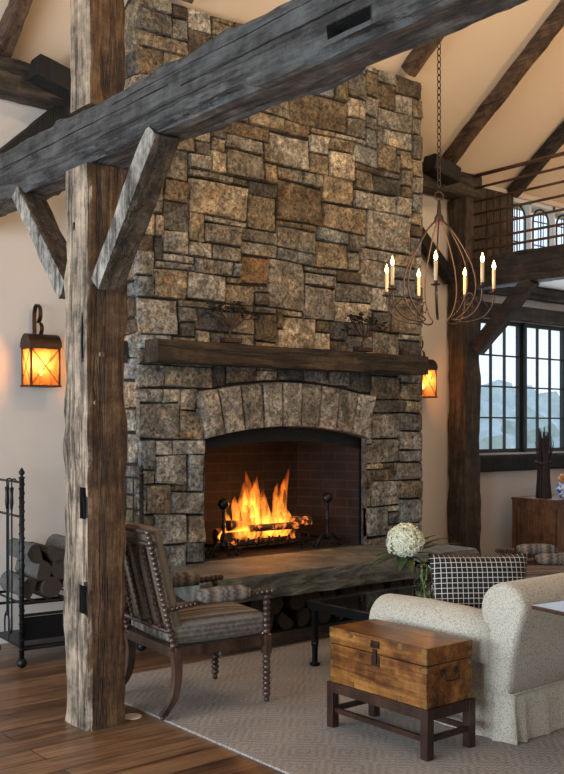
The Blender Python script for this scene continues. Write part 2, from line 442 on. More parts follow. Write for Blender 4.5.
# back wall with two window openings
LW = (7.86, 10.6, 1.23, 2.62); UW = (8.37, 10.9, 3.12, 3.95)
bm = BM()
for q in ((RX0, LW[0], 0, Z0), (LW[0], RX1, 0, LW[2]), (LW[1], RX1, LW[2], LW[3]), (LW[0], RX1, LW[3], UW[2]), (LW[0], UW[0], UW[2], UW[3]), (UW[1], RX1, UW[2], UW[3]), (LW[0], RX1, UW[3], Z0)):
    box(bm, q[0], YB, q[2], q[1], YB+.2, q[3])
struct(finish(bm, 'wall_back', MT['plaster']), 'cream plaster wall around the chimney', 'wall')
def gable(name, x0, x1):
    bm = BM(); zr = ceil_z(RIDGE); zf = zr - S*(RIDGE-RY0)
    prism(bm, [(x0, YB+.2, 0), (x0, YB+.2, Z0-.1), (x0, RIDGE, zr), (x0, RY0, zf), (x0, RY0, 0)], (x0,0,0), (x1,0,0))
    return struct(finish(bm, name, MT['plaster']), name.replace('_', ' ') + ' of plaster', 'wall')
wl = gable('wall_left', RX0-.2, RX0)
cut(wl, [(RX0-.5, y0, .5, RX0+.3, y0+1.9, 2.9) for y0 in (-.4, 1.9, 4.2)])
gable('wall_right', RX1, RX1+.2)
zf = ceil_z(RIDGE) - S*(RIDGE-RY0)
bm = BM(); box(bm, RX0, RY0-.2, 0, RX1, RY0, zf); wf = struct(finish(bm, 'wall_front', MT['plaster']), 'plaster wall behind the viewer', 'wall')
cut(wf, [(-1.5, RY0-.5, .6, 1.8, RY0+.3, 2.9)])
bm = BM()
prism(bm, [(RX0-.2, YB+.2, Z0-.12), (RX0-.2, RIDGE, ceil_z(RIDGE)), (RX0-.2, RY0-.2, zf-.15), (RX0-.2, RY0-.2, zf+.1), (RX0-.2, RIDGE, ceil_z(RIDGE)+.25), (RX0-.2, YB+.2, Z0+.15)], (0,0,0), (RX1-RX0+.4,0,0))
struct(finish(bm, 'ceiling', MT['ceil']), 'warm cream plaster of the sloping ceiling', 'ceiling')
# simple sashes in the unseen window openings
def sash(name, axis, a0, a1, z0, z1, pos, cols, rows, mat, t=.035, fr=.05, th=.05, arched=False, lab=None):
    def bx_(bm, u0, u1, w0, w1, d=.0, tt=th):
        if axis == 'x': box(bm, u0, pos+d, w0, u1, pos+d+tt, w1)
        else: box(bm, pos+d, u0, w0, pos+d+tt, u1, w1)
    root = bpy.data.objects.new(name, None); C.objects.link(root); struct(root, lab or 'window with dark divided sash', 'window')
    bm = BM()
    bx_(bm, a0, a0+fr, z0, z1); bx_(bm, a1-fr, a1, z0, z1); bx_(bm, a0+fr, a1-fr, z0, z0+fr); bx_(bm, a0+fr, a1-fr, z1-fr, z1)
    finish(bm, 'window_frame', mat, root)
    bm = BM(); W = a1-a0-2*fr; H = z1-z0-2*fr
    for i in range(1, cols):
        x = a0+fr+W*i/cols; bx_(bm, x-t/2, x+t/2, z0+fr, z1-fr, .01, .03)
    for j in range(1, rows):
        z = z0+fr+H*j/rows; bx_(bm, a0+fr, a1-fr, z-t/2, z+t/2, .012, .026)
    finish(bm, 'muntins', mat, root)
    bm = BM(); bx_(bm, a0+fr, a1-fr, z0+fr, z1-fr, .022, .005); finish(bm, 'glass_pane', MT['pane'], root)
    return root
for i, y0 in enumerate((-.4, 1.9, 4.2)):
    sash('window_%d' % (i+5), 'y', y0, y0+1.9, .5, 2.9, RX0-.12, 4, 4, MT['sash'], lab='tall side window letting in daylight')
sash('window_8', 'x', -1.5, 1.8, .6, 2.9, RY0-.12, 6, 4, MT['sash'], lab='wide window behind the viewer')
# lower windows by the sideboard
sash('window_1', 'x', LW[0], 8.62, LW[2], LW[3], YB+.04, 3, 4, MT['sash'], t=.016, fr=.04, lab='dark divided window next to the tall post')
sash('window_2', 'x', 8.66, 9.42, LW[2], LW[3], YB+.04, 3, 4, MT['sash'], t=.016, fr=.04, lab='dark divided window above the twig bundle')
sash('window_3', 'x', 9.46, LW[1], LW[2], LW[3], YB+.04, 4, 4, MT['sash'], t=.016, fr=.04, lab='dark divided window at the right edge')
bm = BM(); box(bm, 8.62, YB+.0, LW[2], 8.66, YB+.12, LW[3]); box(bm, 9.42, YB, LW[2], 9.46, YB+.12, LW[3]); struct(finish(bm, 'trim_1', MT['sash']), 'dark mullions between the windows', 'trim')
struct(timber('trim_2', (7.6, YB-.04, 1.125), (RX1, YB-.04, 1.125), .08, .17, MT['black_t'], 3, .004, (0,1,0)), 'dark timber sill under the windows', 'trim')
struct(timber('trim_3', (7.6, YB-.04, 2.70), (RX1, YB-.04, 2.70), .08, .15, MT['dark_x'], 4, .006, (0,1,0)), 'dark timber header over the windows', 'trim')
struct(timber('trim_4', (7.6, YB-.06, 2.93), (RX1, YB-.06, 2.93), .12, .13, MT['dark_x'], 5, .006, (0,1,0)), 'dark timber ledger under the loft', 'trim')
# upper arched windows in white surround
root = bpy.data.objects.new('window_4', None); C.objects.link(root); struct(root, 'pair of arched dark iron sashes in a white frame at the loft', 'window')
bm = BM(); a0, a1, z0, z1 = UW; Y = YB+.04
box(bm, a0, Y, z0, a0+.05, Y+.08, z1); box(bm, a1-.05, Y, z0, a1, Y+.08, z1); box(bm, a0, Y, z0, a1, Y+.08, z0+.04); box(bm, a0, Y, z1-.04, a1, Y+.08, z1)
for x in (8.77, 9.20, 9.63, 10.06, 10.49): box(bm, x-.02, Y, z0, x+.02, Y+.08, z1)
finish(bm, 'window_frame', MT['white'], root)
for k, xc in enumerate((8.565, 8.985, 9.415, 9.845, 10.275)):
    bm = BM(); w = .14
    arch = [(xc-w, z0+.04)] + [(xc-w*math.cos(a), z1-.20+w*math.sin(a)) for a in [PI*i/14 for i in range(15)]] + [(xc+w, z0+.04)]
    tube(bm, [(x, Y+.02, z) for x, z in arch], .012, 6)
    tube(bm, [(xc, Y+.02, z0+.04), (xc, Y+.02, z1-.09)], .008, 6)
    tube(bm, [(xc-.045, Y+.02, z0+.04), (xc-.045, Y+.02, z1-.10)], .005, 6); tube(bm, [(xc+.045, Y+.02, z0+.04), (xc+.045, Y+.02, z1-.10)], .005, 6)
    for zz in (z0+.2, z0+.37, z1-.2): tube(bm, [(xc-w, Y+.02, zz), (xc+w, Y+.02, zz)], .007, 6)
    finish(bm, 'arched_sash', MT['sash'], root)
bm = BM(); box(bm, a0, Y+.05, z0, a1, Y+.055, z1); finish(bm, 'glass_pane', MT['pane'], root)
# loft
bm = BM(); box(bm, 7.6, 3.2, 3.0, RX1, YB-.0, 3.12); struct(finish(bm, 'trim_5', MT['plaster']), 'plastered slab of the loft floor', 'loft floor')
bm = BM()
for i in range(7): box(bm, 7.6+i*.11, YB-.05, 3.13, 7.7+i*.11, YB-.01, 3.94)
struct(finish(bm, 'trim_6', MT['dark_z']), 'dark boards beside the arched loft window', 'trim')
bm = BM(); box(bm, RX0, YB-.02, 0, 2.2, YB, .14); struct(finish(bm, 'baseboard_back', MT['plaster']), 'painted baseboard of the back wall', 'baseboard')
# outside
bm = BM(); box(bm, -20, YB+.6, -1, 60, 70, -.9); struct(finish(bm, 'ground', MT['lawn']), 'lawn outside the windows', 'ground')
for i, (x, y, r) in enumerate(((24,22,3.2),(33,26,4.),(43,27,3.8),(22,34,4.),(56,34,5))):
    bm = BM(); g = bmesh.ops.create_icosphere(bm, subdivisions=4, radius=r)
    for v in g['verts']:
        v.co *= 1 + .28*noise.noise(v.co*.9+V((i*7,0,0))) + .12*noise.noise(v.co*3); v.co += v.co*.10*noise.noise(v.co*7); v.co.z = v.co.z*.8 - .2
        v.co += V((x, y, 0))
    t = thing('leafy_tree', 'hazy green tree outside the divided windows', 'tree', (x, y, -.9), group='trees outside the windows')
    finish(bm, 'crown', MT['foliage'], t); 
    bpy.data.objects[t.children[0].name].location = (-x, -y, .9)
    bm = BM(); tube(bm, [(0,0,0), (0,0,1.6)], [.35,.25], 10); finish(bm, 'trunk', MT['log'], t)

# ------------------------------------------------------------------ timber frame
PX0, PX1, PY0, PY1 = 2.29, 2.51, 4.32, 4.56
bt, bb = 3.09, 2.815
pc = ((PX0+PX1)/2, (PY0+PY1)/2)
bm = timber_bm((pc[0]-.005, pc[1], 0), (pc[0]-.005, pc[1], bb-.012), .225, .25, 1, .012, (1,0,0), .035, .03)
bm2 = timber_bm((pc[0]+.005, pc[1], bt+.012), (pc[0]+.005, pc[1], ceil_z(pc[1])-.02), .20, .225, 2, .008, (1,0,0), .035, .02)
me = bpy.data.meshes.new('t'); bm2.to_mesh(me); bm.from_mesh(me); bm2.free()
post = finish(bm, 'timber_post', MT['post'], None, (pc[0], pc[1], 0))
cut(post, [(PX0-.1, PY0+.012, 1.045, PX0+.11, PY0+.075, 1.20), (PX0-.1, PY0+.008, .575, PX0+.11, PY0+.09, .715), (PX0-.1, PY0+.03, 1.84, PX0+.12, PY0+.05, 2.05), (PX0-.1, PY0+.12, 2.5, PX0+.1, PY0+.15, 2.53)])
tag(post, 'thick weathered square post beside the spool chair, carrying the big hewn beam', 'post')
for x, z in ((2.33, 1.62), (2.36, 1.86)):
    bm = BM(); tube(bm, [(x, PY0-.022, z), (x, PY0+.03, z)], .013, 8); p = finish(bm, 'peg', MT['post'], None, None); p.parent = post; p.location = (-pc[0], -pc[1], 0)
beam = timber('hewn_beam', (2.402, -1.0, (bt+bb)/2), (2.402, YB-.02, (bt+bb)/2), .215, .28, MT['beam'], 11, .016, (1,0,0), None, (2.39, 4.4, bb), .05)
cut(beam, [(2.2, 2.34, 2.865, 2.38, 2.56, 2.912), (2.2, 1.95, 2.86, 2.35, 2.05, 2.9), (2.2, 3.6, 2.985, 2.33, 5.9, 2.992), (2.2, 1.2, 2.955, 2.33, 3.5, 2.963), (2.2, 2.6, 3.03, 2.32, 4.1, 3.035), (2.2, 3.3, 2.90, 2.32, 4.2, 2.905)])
tag(beam, 'massive grey-blue hewn beam crossing overhead on the thick post', 'beam')
def brace(y0, z0, y1, z1, lab, w=.15, t=.105, x=2.372, mat='brace', seed=5, group=None, name='knee_brace'):
    o = timber(name, (x, y0, z0), (x, y1, z1), w, t, MT[mat], seed, .006, (1,0,0), None, (x, y0, z0), .012)
    return tag(o, lab, 'brace', group)
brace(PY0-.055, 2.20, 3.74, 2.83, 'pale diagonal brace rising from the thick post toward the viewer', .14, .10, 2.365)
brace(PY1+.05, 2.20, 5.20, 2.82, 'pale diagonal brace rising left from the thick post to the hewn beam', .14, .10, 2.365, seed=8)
# wall plate segments, wall post and braces
for i, (a, b, lab) in enumerate(((RX0+.05, 3.40, 'dark horizontal wall plate at the ceiling left of the chimney'), (6.32, 7.6, 'dark horizontal wall plate at the ceiling right of the chimney'))):
    tag(timber('wall_plate', (a, 6.31, 3.86), (b, 6.31, 3.86), .22, .23, MT['dark_x'], 20+i, .008, (0,1,0), None, (a, 6.31, 3.74)), lab, 'beam')
WP = (7.465, 6.31)
tag(timber('timber_post', (WP[0], WP[1], 0), (WP[0], WP[1], 3.735), .225, .23, MT['dark_z'], 31, .007, (1,0,0), None, (WP[0], WP[1], 0), .018), 'dark brown wall post between the chimney and the divided windows', 'post')
tag(timber('wall_brace', (6.36, 6.36, 3.74), (7.33, 6.36, 2.95), .10, .13, MT['black_t'], 32, .006, (0,1,0), None, (7.33, 6.36, 2.95)), 'black diagonal brace beside the chimney behind the chandelier chain', 'brace')
tag(timber('wall_brace', (3.2, 6.33, 3.76), (2.35, 6.33, 2.95), .16, .15, MT['black_t'], 33, .006, (0,1,0), None, (2.35, 6.33, 2.95)), 'black diagonal brace under the wall plate at upper left', 'brace')
def blk(px, py, lab, w=.34, h=.15):
    p = onY(px, py, 6.12)
    return tag(timber('timber_block', (p.x-w/2, 6.10, p.z+.03), (p.x+w/2, 6.10, p.z-.05), .16, h, MT['black_t'], int(px), .004, (0,1,0), None, (p.x, 6.10, p.z)), lab, 'timber block')
blk(56, 78, 'short black timber block on the left wall plate')
blk(440, 169, 'short black timber block on the right wall plate behind the chain')
for x, y0 in ((2.70, YB), (3.78, YF-.04), (4.92, YF-.04), (6.05, YF-.04), (7.2, YB), (8.37, YB)):
    p0 = V((x, y0-.02, ceil_z(y0-.02)-.055)); p1 = V((x, RIDGE+.1, ceil_z(RIDGE+.1)-.055))
    lab = {2.70: 'brown rafter in the top left corner', 3.78: 'brown rafter over the left shoulder of the chimney', 4.92: 'brown rafter largely behind the hewn beam above the chimney', 6.05: 'brown rafter ending on the right top of the chimney', 7.2: 'long brown rafter rising above the chandelier chain', 8.37: 'dark rafter above the loft railing'}[x]
    tag(timber('rafter', p0, p1, .105, .12, MT['rafter' if x < 8 else 'dark_y'], int(x*7), .006, (1,0,0), None, tuple(p0), .015), lab, 'rafter', 'roof rafters')
# loft edge beam, railing
tag(timber('loft_beam', (7.49, 3.0, 2.985), (7.49, 6.19, 2.985), .19, .29, MT['dark_y'], 41, .008, (1,0,0), None, (7.49, 4.5, 2.84)), 'dark loft edge beam below the thin railing', 'beam')
tag(timber('knee_brace', (7.46, 6.14, 2.26), (7.46, 5.5, 2.86), .13, .13, MT['dark_y'], 42, .008, (1,0,0), None, (7.46, 6.14, 2.26)), 'dark diagonal brace between the wall post and loft beam', 'brace')
rl = thing('loft_railing', 'brown horizontal rod railing along the loft edge', 'railing', (7.47, 4.5, 3.13))
for k, z in enumerate((3.95, 3.83, 3.70, 3.575, 3.45, 3.32, 3.22)):
    bm = BM(); tube(bm, [(0, -1.5, z-3.13), (0, 1.68, z-3.13)], .019 if k == 0 else .0125, 8); finish(bm, 'rail', MT['railwood'], rl, None, True)
bm = BM(); box(bm, -.04, -1.55, 0, .04, -1.47, .85); finish(bm, 'railing_post', MT['dark_z'], rl)

# ------------------------------------------------------------------ chimney
CX0, CX1 = 3.44, 6.275; HZ = .53
OX0, OX1, SPR, APX = 3.985, 5.60, 1.41, 1.50
ocx = (OX0+OX1)/2; hw = (OX1-OX0)/2
def arch_in(x): return SPR + (APX-SPR)*max(0, 1-((x-ocx)/hw)**2)
VH = .345
def arch_out(x): return arch_in(x) + VH + .005
chim = thing('stone_chimney', 'broad grey and tan fieldstone chimney with arched firebox', 'fireplace', ((CX0+CX1)/2, YF, 0))
cl = V(chim.location)
COL = {'tan': (.26,.215,.155), 'pale': (.46,.40,.31), 'brown': (.14,.11,.075), 'grey': (.22,.205,.18), 'lgrey': (.34,.325,.295), 'dgrey': (.115,.11,.1), 'orange': (.30,.19,.10), 'blue': (.21,.225,.23)}
def stone(bm, lay, P, u0, u1, v0, v1, col, prot, clampf=None, seed=0, quad=None):
    """P(u,v,d) maps face coordinates to 3-D; d outward"""
    w, h = u1-u0, v1-v0; nx = max(4, min(14, int(w/.03)+2)); ny = max(4, min(12, int(h/.03)+2))
    r = random.Random(seed); J = min(w, h)*.06
    cs = [(r.uniform(-J, J), r.uniform(-J, J)) for _ in range(4)]
    if quad: cs = [(0,0)]*4
    er = .007; grid = []
    tilt = (r.uniform(-.012,.012), r.uniform(-.012,.012))
    ea, eb = min(.007/w, .2), min(.007/h, .2)
    for j in range(ny+1):
        row = []
        for i in range(nx+1):
            a = 0 if i == 0 else 1 if i == nx else ea+(1-2*ea)*(i-1)/(nx-2)
            b = 0 if j == 0 else 1 if j == ny else eb+(1-2*eb)*(j-1)/(ny-2)
            du = (cs[0][0]*(1-a)+cs[1][0]*a)*(1-b) + (cs[3][0]*(1-a)+cs[2][0]*a)*b
            dv = (cs[0][1]*(1-a)+cs[1][1]*a)*(1-b) + (cs[3][1]*(1-a)+cs[2][1]*a)*b
            if quad:
                q = quad; u = (q[0][0]*(1-a)+q[1][0]*a)*(1-b)+(q[3][0]*(1-a)+q[2][0]*a)*b; v = (q[0][1]*(1-a)+q[1][1]*a)*(1-b)+(q[3][1]*(1-a)+q[2][1]*a)*b
            else: u, v = u0+w*a+du, v0+h*b+dv
            e = min(a*w, (1-a)*w, b*h, (1-b)*h)
            f = 1 - max(0, 1-e/er)**2
            nz = noise.noise(V((u*9, v*9, seed*.37)))*.010 + noise.noise(V((u*24, v*24, seed)))*.007
            if e < .001 and not quad:
                pass
            if clampf: u, v = clampf(u, v)
            e2 = min(1, e/.03)
            d = (prot - .009*(1-e2)**2 + nz + (a-.5)*tilt[0] + (b-.5)*tilt[1]) if e > .001 else -.02
            vt = bm.verts.new(P(u, v, d)); vt[lay] = (*col, 1); row.append(vt)
        grid.append(row)
    for j in range(ny):
        for i in range(nx): bm.faces.new((grid[j][i], grid[j][i+1], grid[j+1][i+1], grid[j+1][i]))
def pick(r):
    k = r.choices(['tan','pale','brown','grey','lgrey','dgrey','orange','blue'], [17,8,15,24,17,12,0,11])[0]
    q = r.uniform(.7,1.3); return tuple(c*q for c in COL[k])
def lay_face(bm, lay, P, U0, U1, V0, V1f, manual, blocked, clampf, seed, cw=.068, ch=.052):
    r = random.Random(seed); nu = round((U1-U0)/cw); cw = (U1-U0)/nu; V1 = max(V1f(U0), V1f(U1)); nv = round((V1-V0)/ch); ch = (V1-V0)/nv
    occ = [[False]*nv for _ in range(nu)]
    for i in range(nu):
        for j in range(nv):
            if blocked(U0+(i+.5)*cw, V0+(j+.5)*ch): occ[i][j] = True
    rects = []
    for (u0, u1, v0, v1, col) in manual:
        i0, i1 = max(0, round((u0-U0)/cw)), min(nu, round((u1-U0)/cw)); j0, j1 = max(0, round((v0-V0)/ch)), min(nv, round((v1-V0)/ch))
        if i1 <= i0 or j1 <= j0: continue
        cells = [(i, j) for i in range(i0, i1) for j in range(j0, j1)]
        if any(occ[i][j] for i, j in cells): continue
        for i, j in cells: occ[i][j] = True
        rects.append((i0, i1, j0, j1, COL[col]))
    shapes = [(5,3)]*4+[(4,3)]*5+[(6,3)]*3+[(4,4)]*3+[(5,4)]*3+[(7,4)]*1+[(3,3)]*4+[(6,2)]*3+[(4,2)]*3+[(3,4)]*3+[(5,2)]*2+[(5,5)]+[(3,2)]*2
    for j in range(nv):
        for i in range(nu):
            if occ[i][j]: continue
            w, h = r.choice(shapes)
            mw = 0
            while i+mw < nu and not occ[i+mw][j] and mw < w: mw += 1
            if i+mw < nu and not occ[i+mw][j] and (i+mw+1 >= nu or occ[i+mw+1][j]): mw += 1
            mh = 1
            while mh < h and j+mh < nv and all(not occ[i+k][j+mh] for k in range(mw)): mh += 1
            if mw == 1 and mh > 3: mh = r.choice((2,3))
            for a in range(mw):
                for b in range(mh): occ[i+a][j+b] = True
            rects.append((i, i+mw, j, j+mh, pick(r)))
    def warp(u, v):
        return u + .016*noise.noise(V((u*2.2, v*2.2, seed))), v + .022*noise.noise(V((u*1.6, v*3, seed+5)))
    g = .0025
    for k, (i0, i1, j0, j1, col) in enumerate(rects):
        u0, u1, v0, v1 = U0+i0*cw+g, U0+i1*cw-g, V0+j0*ch+g, V0+j1*ch-g
        if clampf and v0 < SPR+.25 and v1 > HZ-.1:
            if abs(u1-OX0) < cw*.75: u1 = OX0
            if abs(u0-OX1) < cw*.75: u0 = OX1
        def cf(u, v, i0=i0, i1=i1):
            u2, v2 = warp(u, v)
            if clampf and v < SPR: u2 = u+(u2-u)*min(1, abs(u-OX0)/.3)*min(1, abs(u-OX1)/.3)
            u2 = min(max(u2, U0-.012), U1+.012)
            if clampf: u2, v2 = clampf(u2, v2)
            return u2, min(v2, V1f(u2)-.005)
        q = r.uniform(.85,1.15); stone(bm, lay, P, u0, u1, v0, v1, tuple(c*q for c in col), r.uniform(.010,.034), cf, k+seed*100)
bm = BM(); lay = bm.verts.layers.float_color.new('stone')
man = []
for x0, y0, x1, y1, c in ((183,180,247,214,'pale'),(204,213,232,244,'tan'),(247,198,278,229,'tan'),(279,183,322,223,'brown'),(265,229,310,252,'tan'),(232,223,265,249,'brown'),(242,255,268,285,'orange'),(268,263,300,307,'grey'),(281,318,315,350,'pale'),(318,244,349,272,'tan'),(300,287,334,318,'grey'),(186,276,226,302,'lgrey'),(193,257,233,276,'grey'),(334,302,368,320,'pale'),(207,244,242,262,'grey'),(227,283,257,304,'tan'),(271,132,312,170,'lgrey'),(289,96,350,128,'brown'),(302,128,339,149,'tan'),(336,87,368,112,'tan'),
    (130,298,177,336,'lgrey'),(152,265,186,296,'tan'),(140,210,152,237,'pale'),(165,252,193,264,'lgrey'),(139,399,179,440,'grey'),(180,409,200,437,'tan'),(169,440,203,455,'lgrey'),(153,456,187,488,'lgrey'),(188,455,203,494,'blue'),(146,488,167,512,'tan'),(368,439,401,464,'grey'),(398,497,424,522,'blue'),(392,464,424,481,'grey'),(364,212,412,254,'lgrey'),(387,191,413,222,'lgrey'),(390,306,415,331,'tan'),(153,512,187,545,'lgrey'),(370,481,400,505,'lgrey'),(225,152,260,178,'grey'),(186,215,204,245,'tan'),(330,156,352,178,'pale'),(352,176,378,215,'blue'),(380,128,410,146,'lgrey'),(376,146,396,170,'tan')):
    a, b = onY(x0, y1, YF), onY(x1, y0, YF)
    za = (onY(x0, y1, YF).z+onY(x1, y1, YF).z)/2; zb = (onY(x0, y0, YF).z+onY(x1, y0, YF).z)/2
    xm = (x0+x1)/2
    za, zb = onY(xm, y1, YF).z, onY(xm, y0, YF).z
    man.append((max(a.x, CX0), min(b.x, CX1), za, zb, c))
ext = .05
def blocked(u, v): return (OX0-ext*max(0, (v-SPR)/.3) < u < OX1+ext*max(0, (v-SPR)/.3) and v < arch_out(u)) 
def clampf(u, v):
    if OX0-.08 < u < OX1+.08 and v < arch_out(u)+.012 and v > SPR:
        lim = .0 + ext*(v-SPR)/.3
        if OX0-lim < u < OX1+lim:
            if v > arch_out(u)-.08: v = arch_out(u)+.012
            elif u < ocx: u = OX0-lim
            else: u = OX1+lim
    elif v <= SPR and OX0 < u < OX1: u = OX0 if u < ocx else OX1
    return u, v
lay_face(bm, lay, lambda u, v, d: V((u, YF-d, v)), CX0, CX1, 0, lambda u: ceil_z(YF)-.03, man, blocked, clampf, 3)
lay_face(bm, lay, lambda u, v, d: V((CX0-d, u, v)), YF, YB-.02, 0, lambda u: ceil_z(u)-.03, [], lambda u, v: False, None, 4)
lay_face(bm, lay, lambda u, v, d: V((CX1+d, u, v)), YF, YB-.02, 0, lambda u: ceil_z(u)-.03, [], lambda u, v: False, None, 5)
# dark recessed joints: the core behind the stones
def core(x0, y0, z0, x1, y1, z1):
    for v in box(bm, x0, y0, z0, x1, y1, z1): v[lay] = (.02,.018,.015,1)
core(CX0+.005, YF+.012, 0, OX0-.005, YB-.02, HZ+1.2); core(OX1+.005, YF+.012, 0, CX1-.005, YB-.02, HZ+1.2); core(OX0-.01, YF+.012, 0, OX1+.01, YB-.02, HZ-.02)
vs0 = len(bm.verts)
n_arc = 16
poly = [(CX0+.005, HZ+1.18)] + [(OX0, 1.7-.01)] + [(OX0+(OX1-OX0)*i/n_arc, arch_in(OX0+(OX1-OX0)*i/n_arc)+.03) for i in range(n_arc+1)] + [(OX1, 1.7-.01), (CX1-.005, HZ+1.18)]
top = ceil_z(YF)-.04; topb = ceil_z(YB)-.06
def addf(pts):
    vv = [bm.verts.new(p) for p in pts]
    for v in vv: v[lay] = (.02,.018,.015,1)
    bm.faces.new(vv)
for i in range(n_arc):
    xa, xb = OX0+(OX1-OX0)*i/n_arc, OX0+(OX1-OX0)*(i+1)/n_arc
    addf([(xa, YF+.012, arch_in(xa)+.01), (xb, YF+.012, arch_in(xb)+.01), (xb, YF+.012, HZ+1.2), (xa, YF+.012, HZ+1.2)])
x0_, x1_ = CX0+.005, CX1-.005; zl = HZ+1.2; yf_, yb_ = YF+.012, YB-.02
addf([(x0_, yf_, zl), (x1_, yf_, zl), (x1_, yf_, top), (x0_, yf_, top)])
addf([(x0_, yb_, zl), (x0_, yf_, zl), (x0_, yf_, top), (x0_, yb_, topb)]); addf([(x1_, yb_, zl), (x1_, yf_, zl), (x1_, yf_, top), (x1_, yb_, topb)])
addf([(x0_, yf_, top), (x1_, yf_, top), (x1_, yb_, topb), (x0_, yb_, topb)]); addf([(x0_, yb_, zl), (x1_, yb_, zl), (x1_, yb_, topb), (x0_, yb_, topb)])
bmesh.ops.translate(bm, verts=bm.verts, vec=-cl)
me = bpy.data.meshes.new('masonry'); bm.to_mesh(me); bm.free()
for p in me.polygons: p.use_smooth = False
o = bpy.data.objects.new('masonry', me); C.objects.link(o); me.materials.append(MT['stone']); o.parent = chim
# fanned arch stones
bm = BM(); lay = bm.verts.layers.float_color.new('stone')
nv = 9; cy = -1.35
for k in range(nv):
    q = []
    for s_, top_ in ((k, 0), (k+1, 0), (k+1, 1), (k, 1)):
        x = OX0 + (OX1-OX0)*s_/nv
        g = .003*(1 if s_ == k else -1)
        z = arch_in(x)
        if top_:
            dx = (x-ocx)*.115; x2 = x+dx; q.append((x2+g, arch_in(min(max(x2, OX0), OX1))+VH))
        else: q.append((x+g, z+.002))
    us = [a for a, b in q]; vs = [b for a, b in q]
    stone(bm, lay, lambda u, v, d: V((u, YF-d, v)), min(us), max(us), min(vs), max(vs), tuple(c for c in COL[('lgrey','lgrey','grey','lgrey','lgrey','grey','lgrey','grey','lgrey')[k]]), .045, None, 900+k, q)
# undersides of the arch stones, jamb returns
for k in range(nv*2):
    xa, xb = OX0+(OX1-OX0)*k/nv/2, OX0+(OX1-OX0)*(k+1)/nv/2
    vv = [bm.verts.new(p) for p in ((xa, YF-.02, arch_in(xa)), (xb, YF-.02, arch_in(xb)), (xb, YF+.2, arch_in(xb)), (xa, YF+.2, arch_in(xa)))]
    for v in vv: v[lay] = (.15,.14,.12,1)
    bm.faces.new(vv)
for x in (OX0, OX1):
    vv = [bm.verts.new(p) for p in ((x, YF-.02, HZ-.1), (x, YF+.12, HZ-.1), (x, YF+.12, SPR), (x, YF-.02, SPR))]
    for v in vv: v[lay] = (.1,.1,.095,1)
    bm.faces.new(vv)
bmesh.ops.translate(bm, verts=bm.verts, vec=-cl)
me = bpy.data.meshes.new('arch_stones'); bm.to_mesh(me); bm.free()
o = bpy.data.objects.new('arch_stones', me); C.objects.link(o); me.materials.append(MT['stone']); o.parent = chim
# firebox of brick
bm = BM(); uvl = bm.loops.layers.uv.new('UVMap')
bx0, bx1, yb = OX0+.22, OX1-.22, YB-.06
def bq(pts, uvs):
    f = bm.faces.new([bm.verts.new(p) for p in pts])
    for l, u in zip(f.loops, uvs): l[uvl].uv = u
zt = 1.75; ys = YF+.06; sl = math.hypot(.22, yb-ys)
bq([(bx0, yb, HZ), (bx1, yb, HZ), (bx1, yb, zt), (bx0, yb, zt)], [(0,0), (bx1-bx0,0), (bx1-bx0,zt-HZ), (0,zt-HZ)])
bq([(OX0, ys, HZ), (bx0, yb, HZ), (bx0, yb, zt), (OX0, ys, zt)], [(0,0), (sl,0), (sl,zt-HZ), (0,zt-HZ)])
bq([(OX1, ys, HZ), (bx1, yb, HZ), (bx1, yb, zt), (OX1, ys, zt)], [(0,0), (sl,0), (sl,zt-HZ), (0,zt-HZ)])
bq([(OX0, ys-.05, HZ+.003), (OX1, ys-.05, HZ+.003), (bx1, yb, HZ+.003), (bx0, yb, HZ+.003)], [(0,0), (1.6,0), (1.4,.6), (.2,.6)])
bq([(OX0, ys, zt), (OX1, ys, zt), (bx1, yb, zt), (bx0, yb, zt)], [(0,0), (1.6,0), (1.4,.6), (.2,.6)])
bmesh.ops.translate(bm, verts=bm.verts, vec=-cl)
finish(bm, 'firebox', MT['brick'], chim)
# arched iron lintel with bolts
bm = BM(); r0, r1 = [], []
k_ = 24
def lintel_low(x): return SPR-.095+.075*max(0, 1-((x-ocx)/hw)**2)
rings = []
for i in range(k_+1):
    x = OX0+.003+(OX1-OX0-.006)*i/k_
    rings.append([bm.verts.new(V(p)-cl) for p in ((x, YF+.045, lintel_low(x)), (x, YF+.045, arch_in(x)-.002), (x, YF+.06, arch_in(x)-.002), (x, YF+.06, lintel_low(x)))])
skin(bm, rings); lint = finish(bm, 'iron_lintel', MT['iron'], chim)
bm = BM()
for i in range(9):
    x = OX0+.12+(OX1-OX0-.24)*i/8; ball(bm, V((x, YF+.045, (arch_in(x)+lintel_low(x))/2))-cl, .008, 1)
finish(bm, 'bolt', MT['iron'], lint)['kind'] = 'stuff'
for x in (OX0+.008, OX1-.008):
    bm = BM(); box(bm, x-.006-cl.x, YF+.045-cl.y, HZ, x+.006-cl.x, YF+.06-cl.y, SPR)
    finish(bm, 'iron_jamb', MT['iron'], chim)

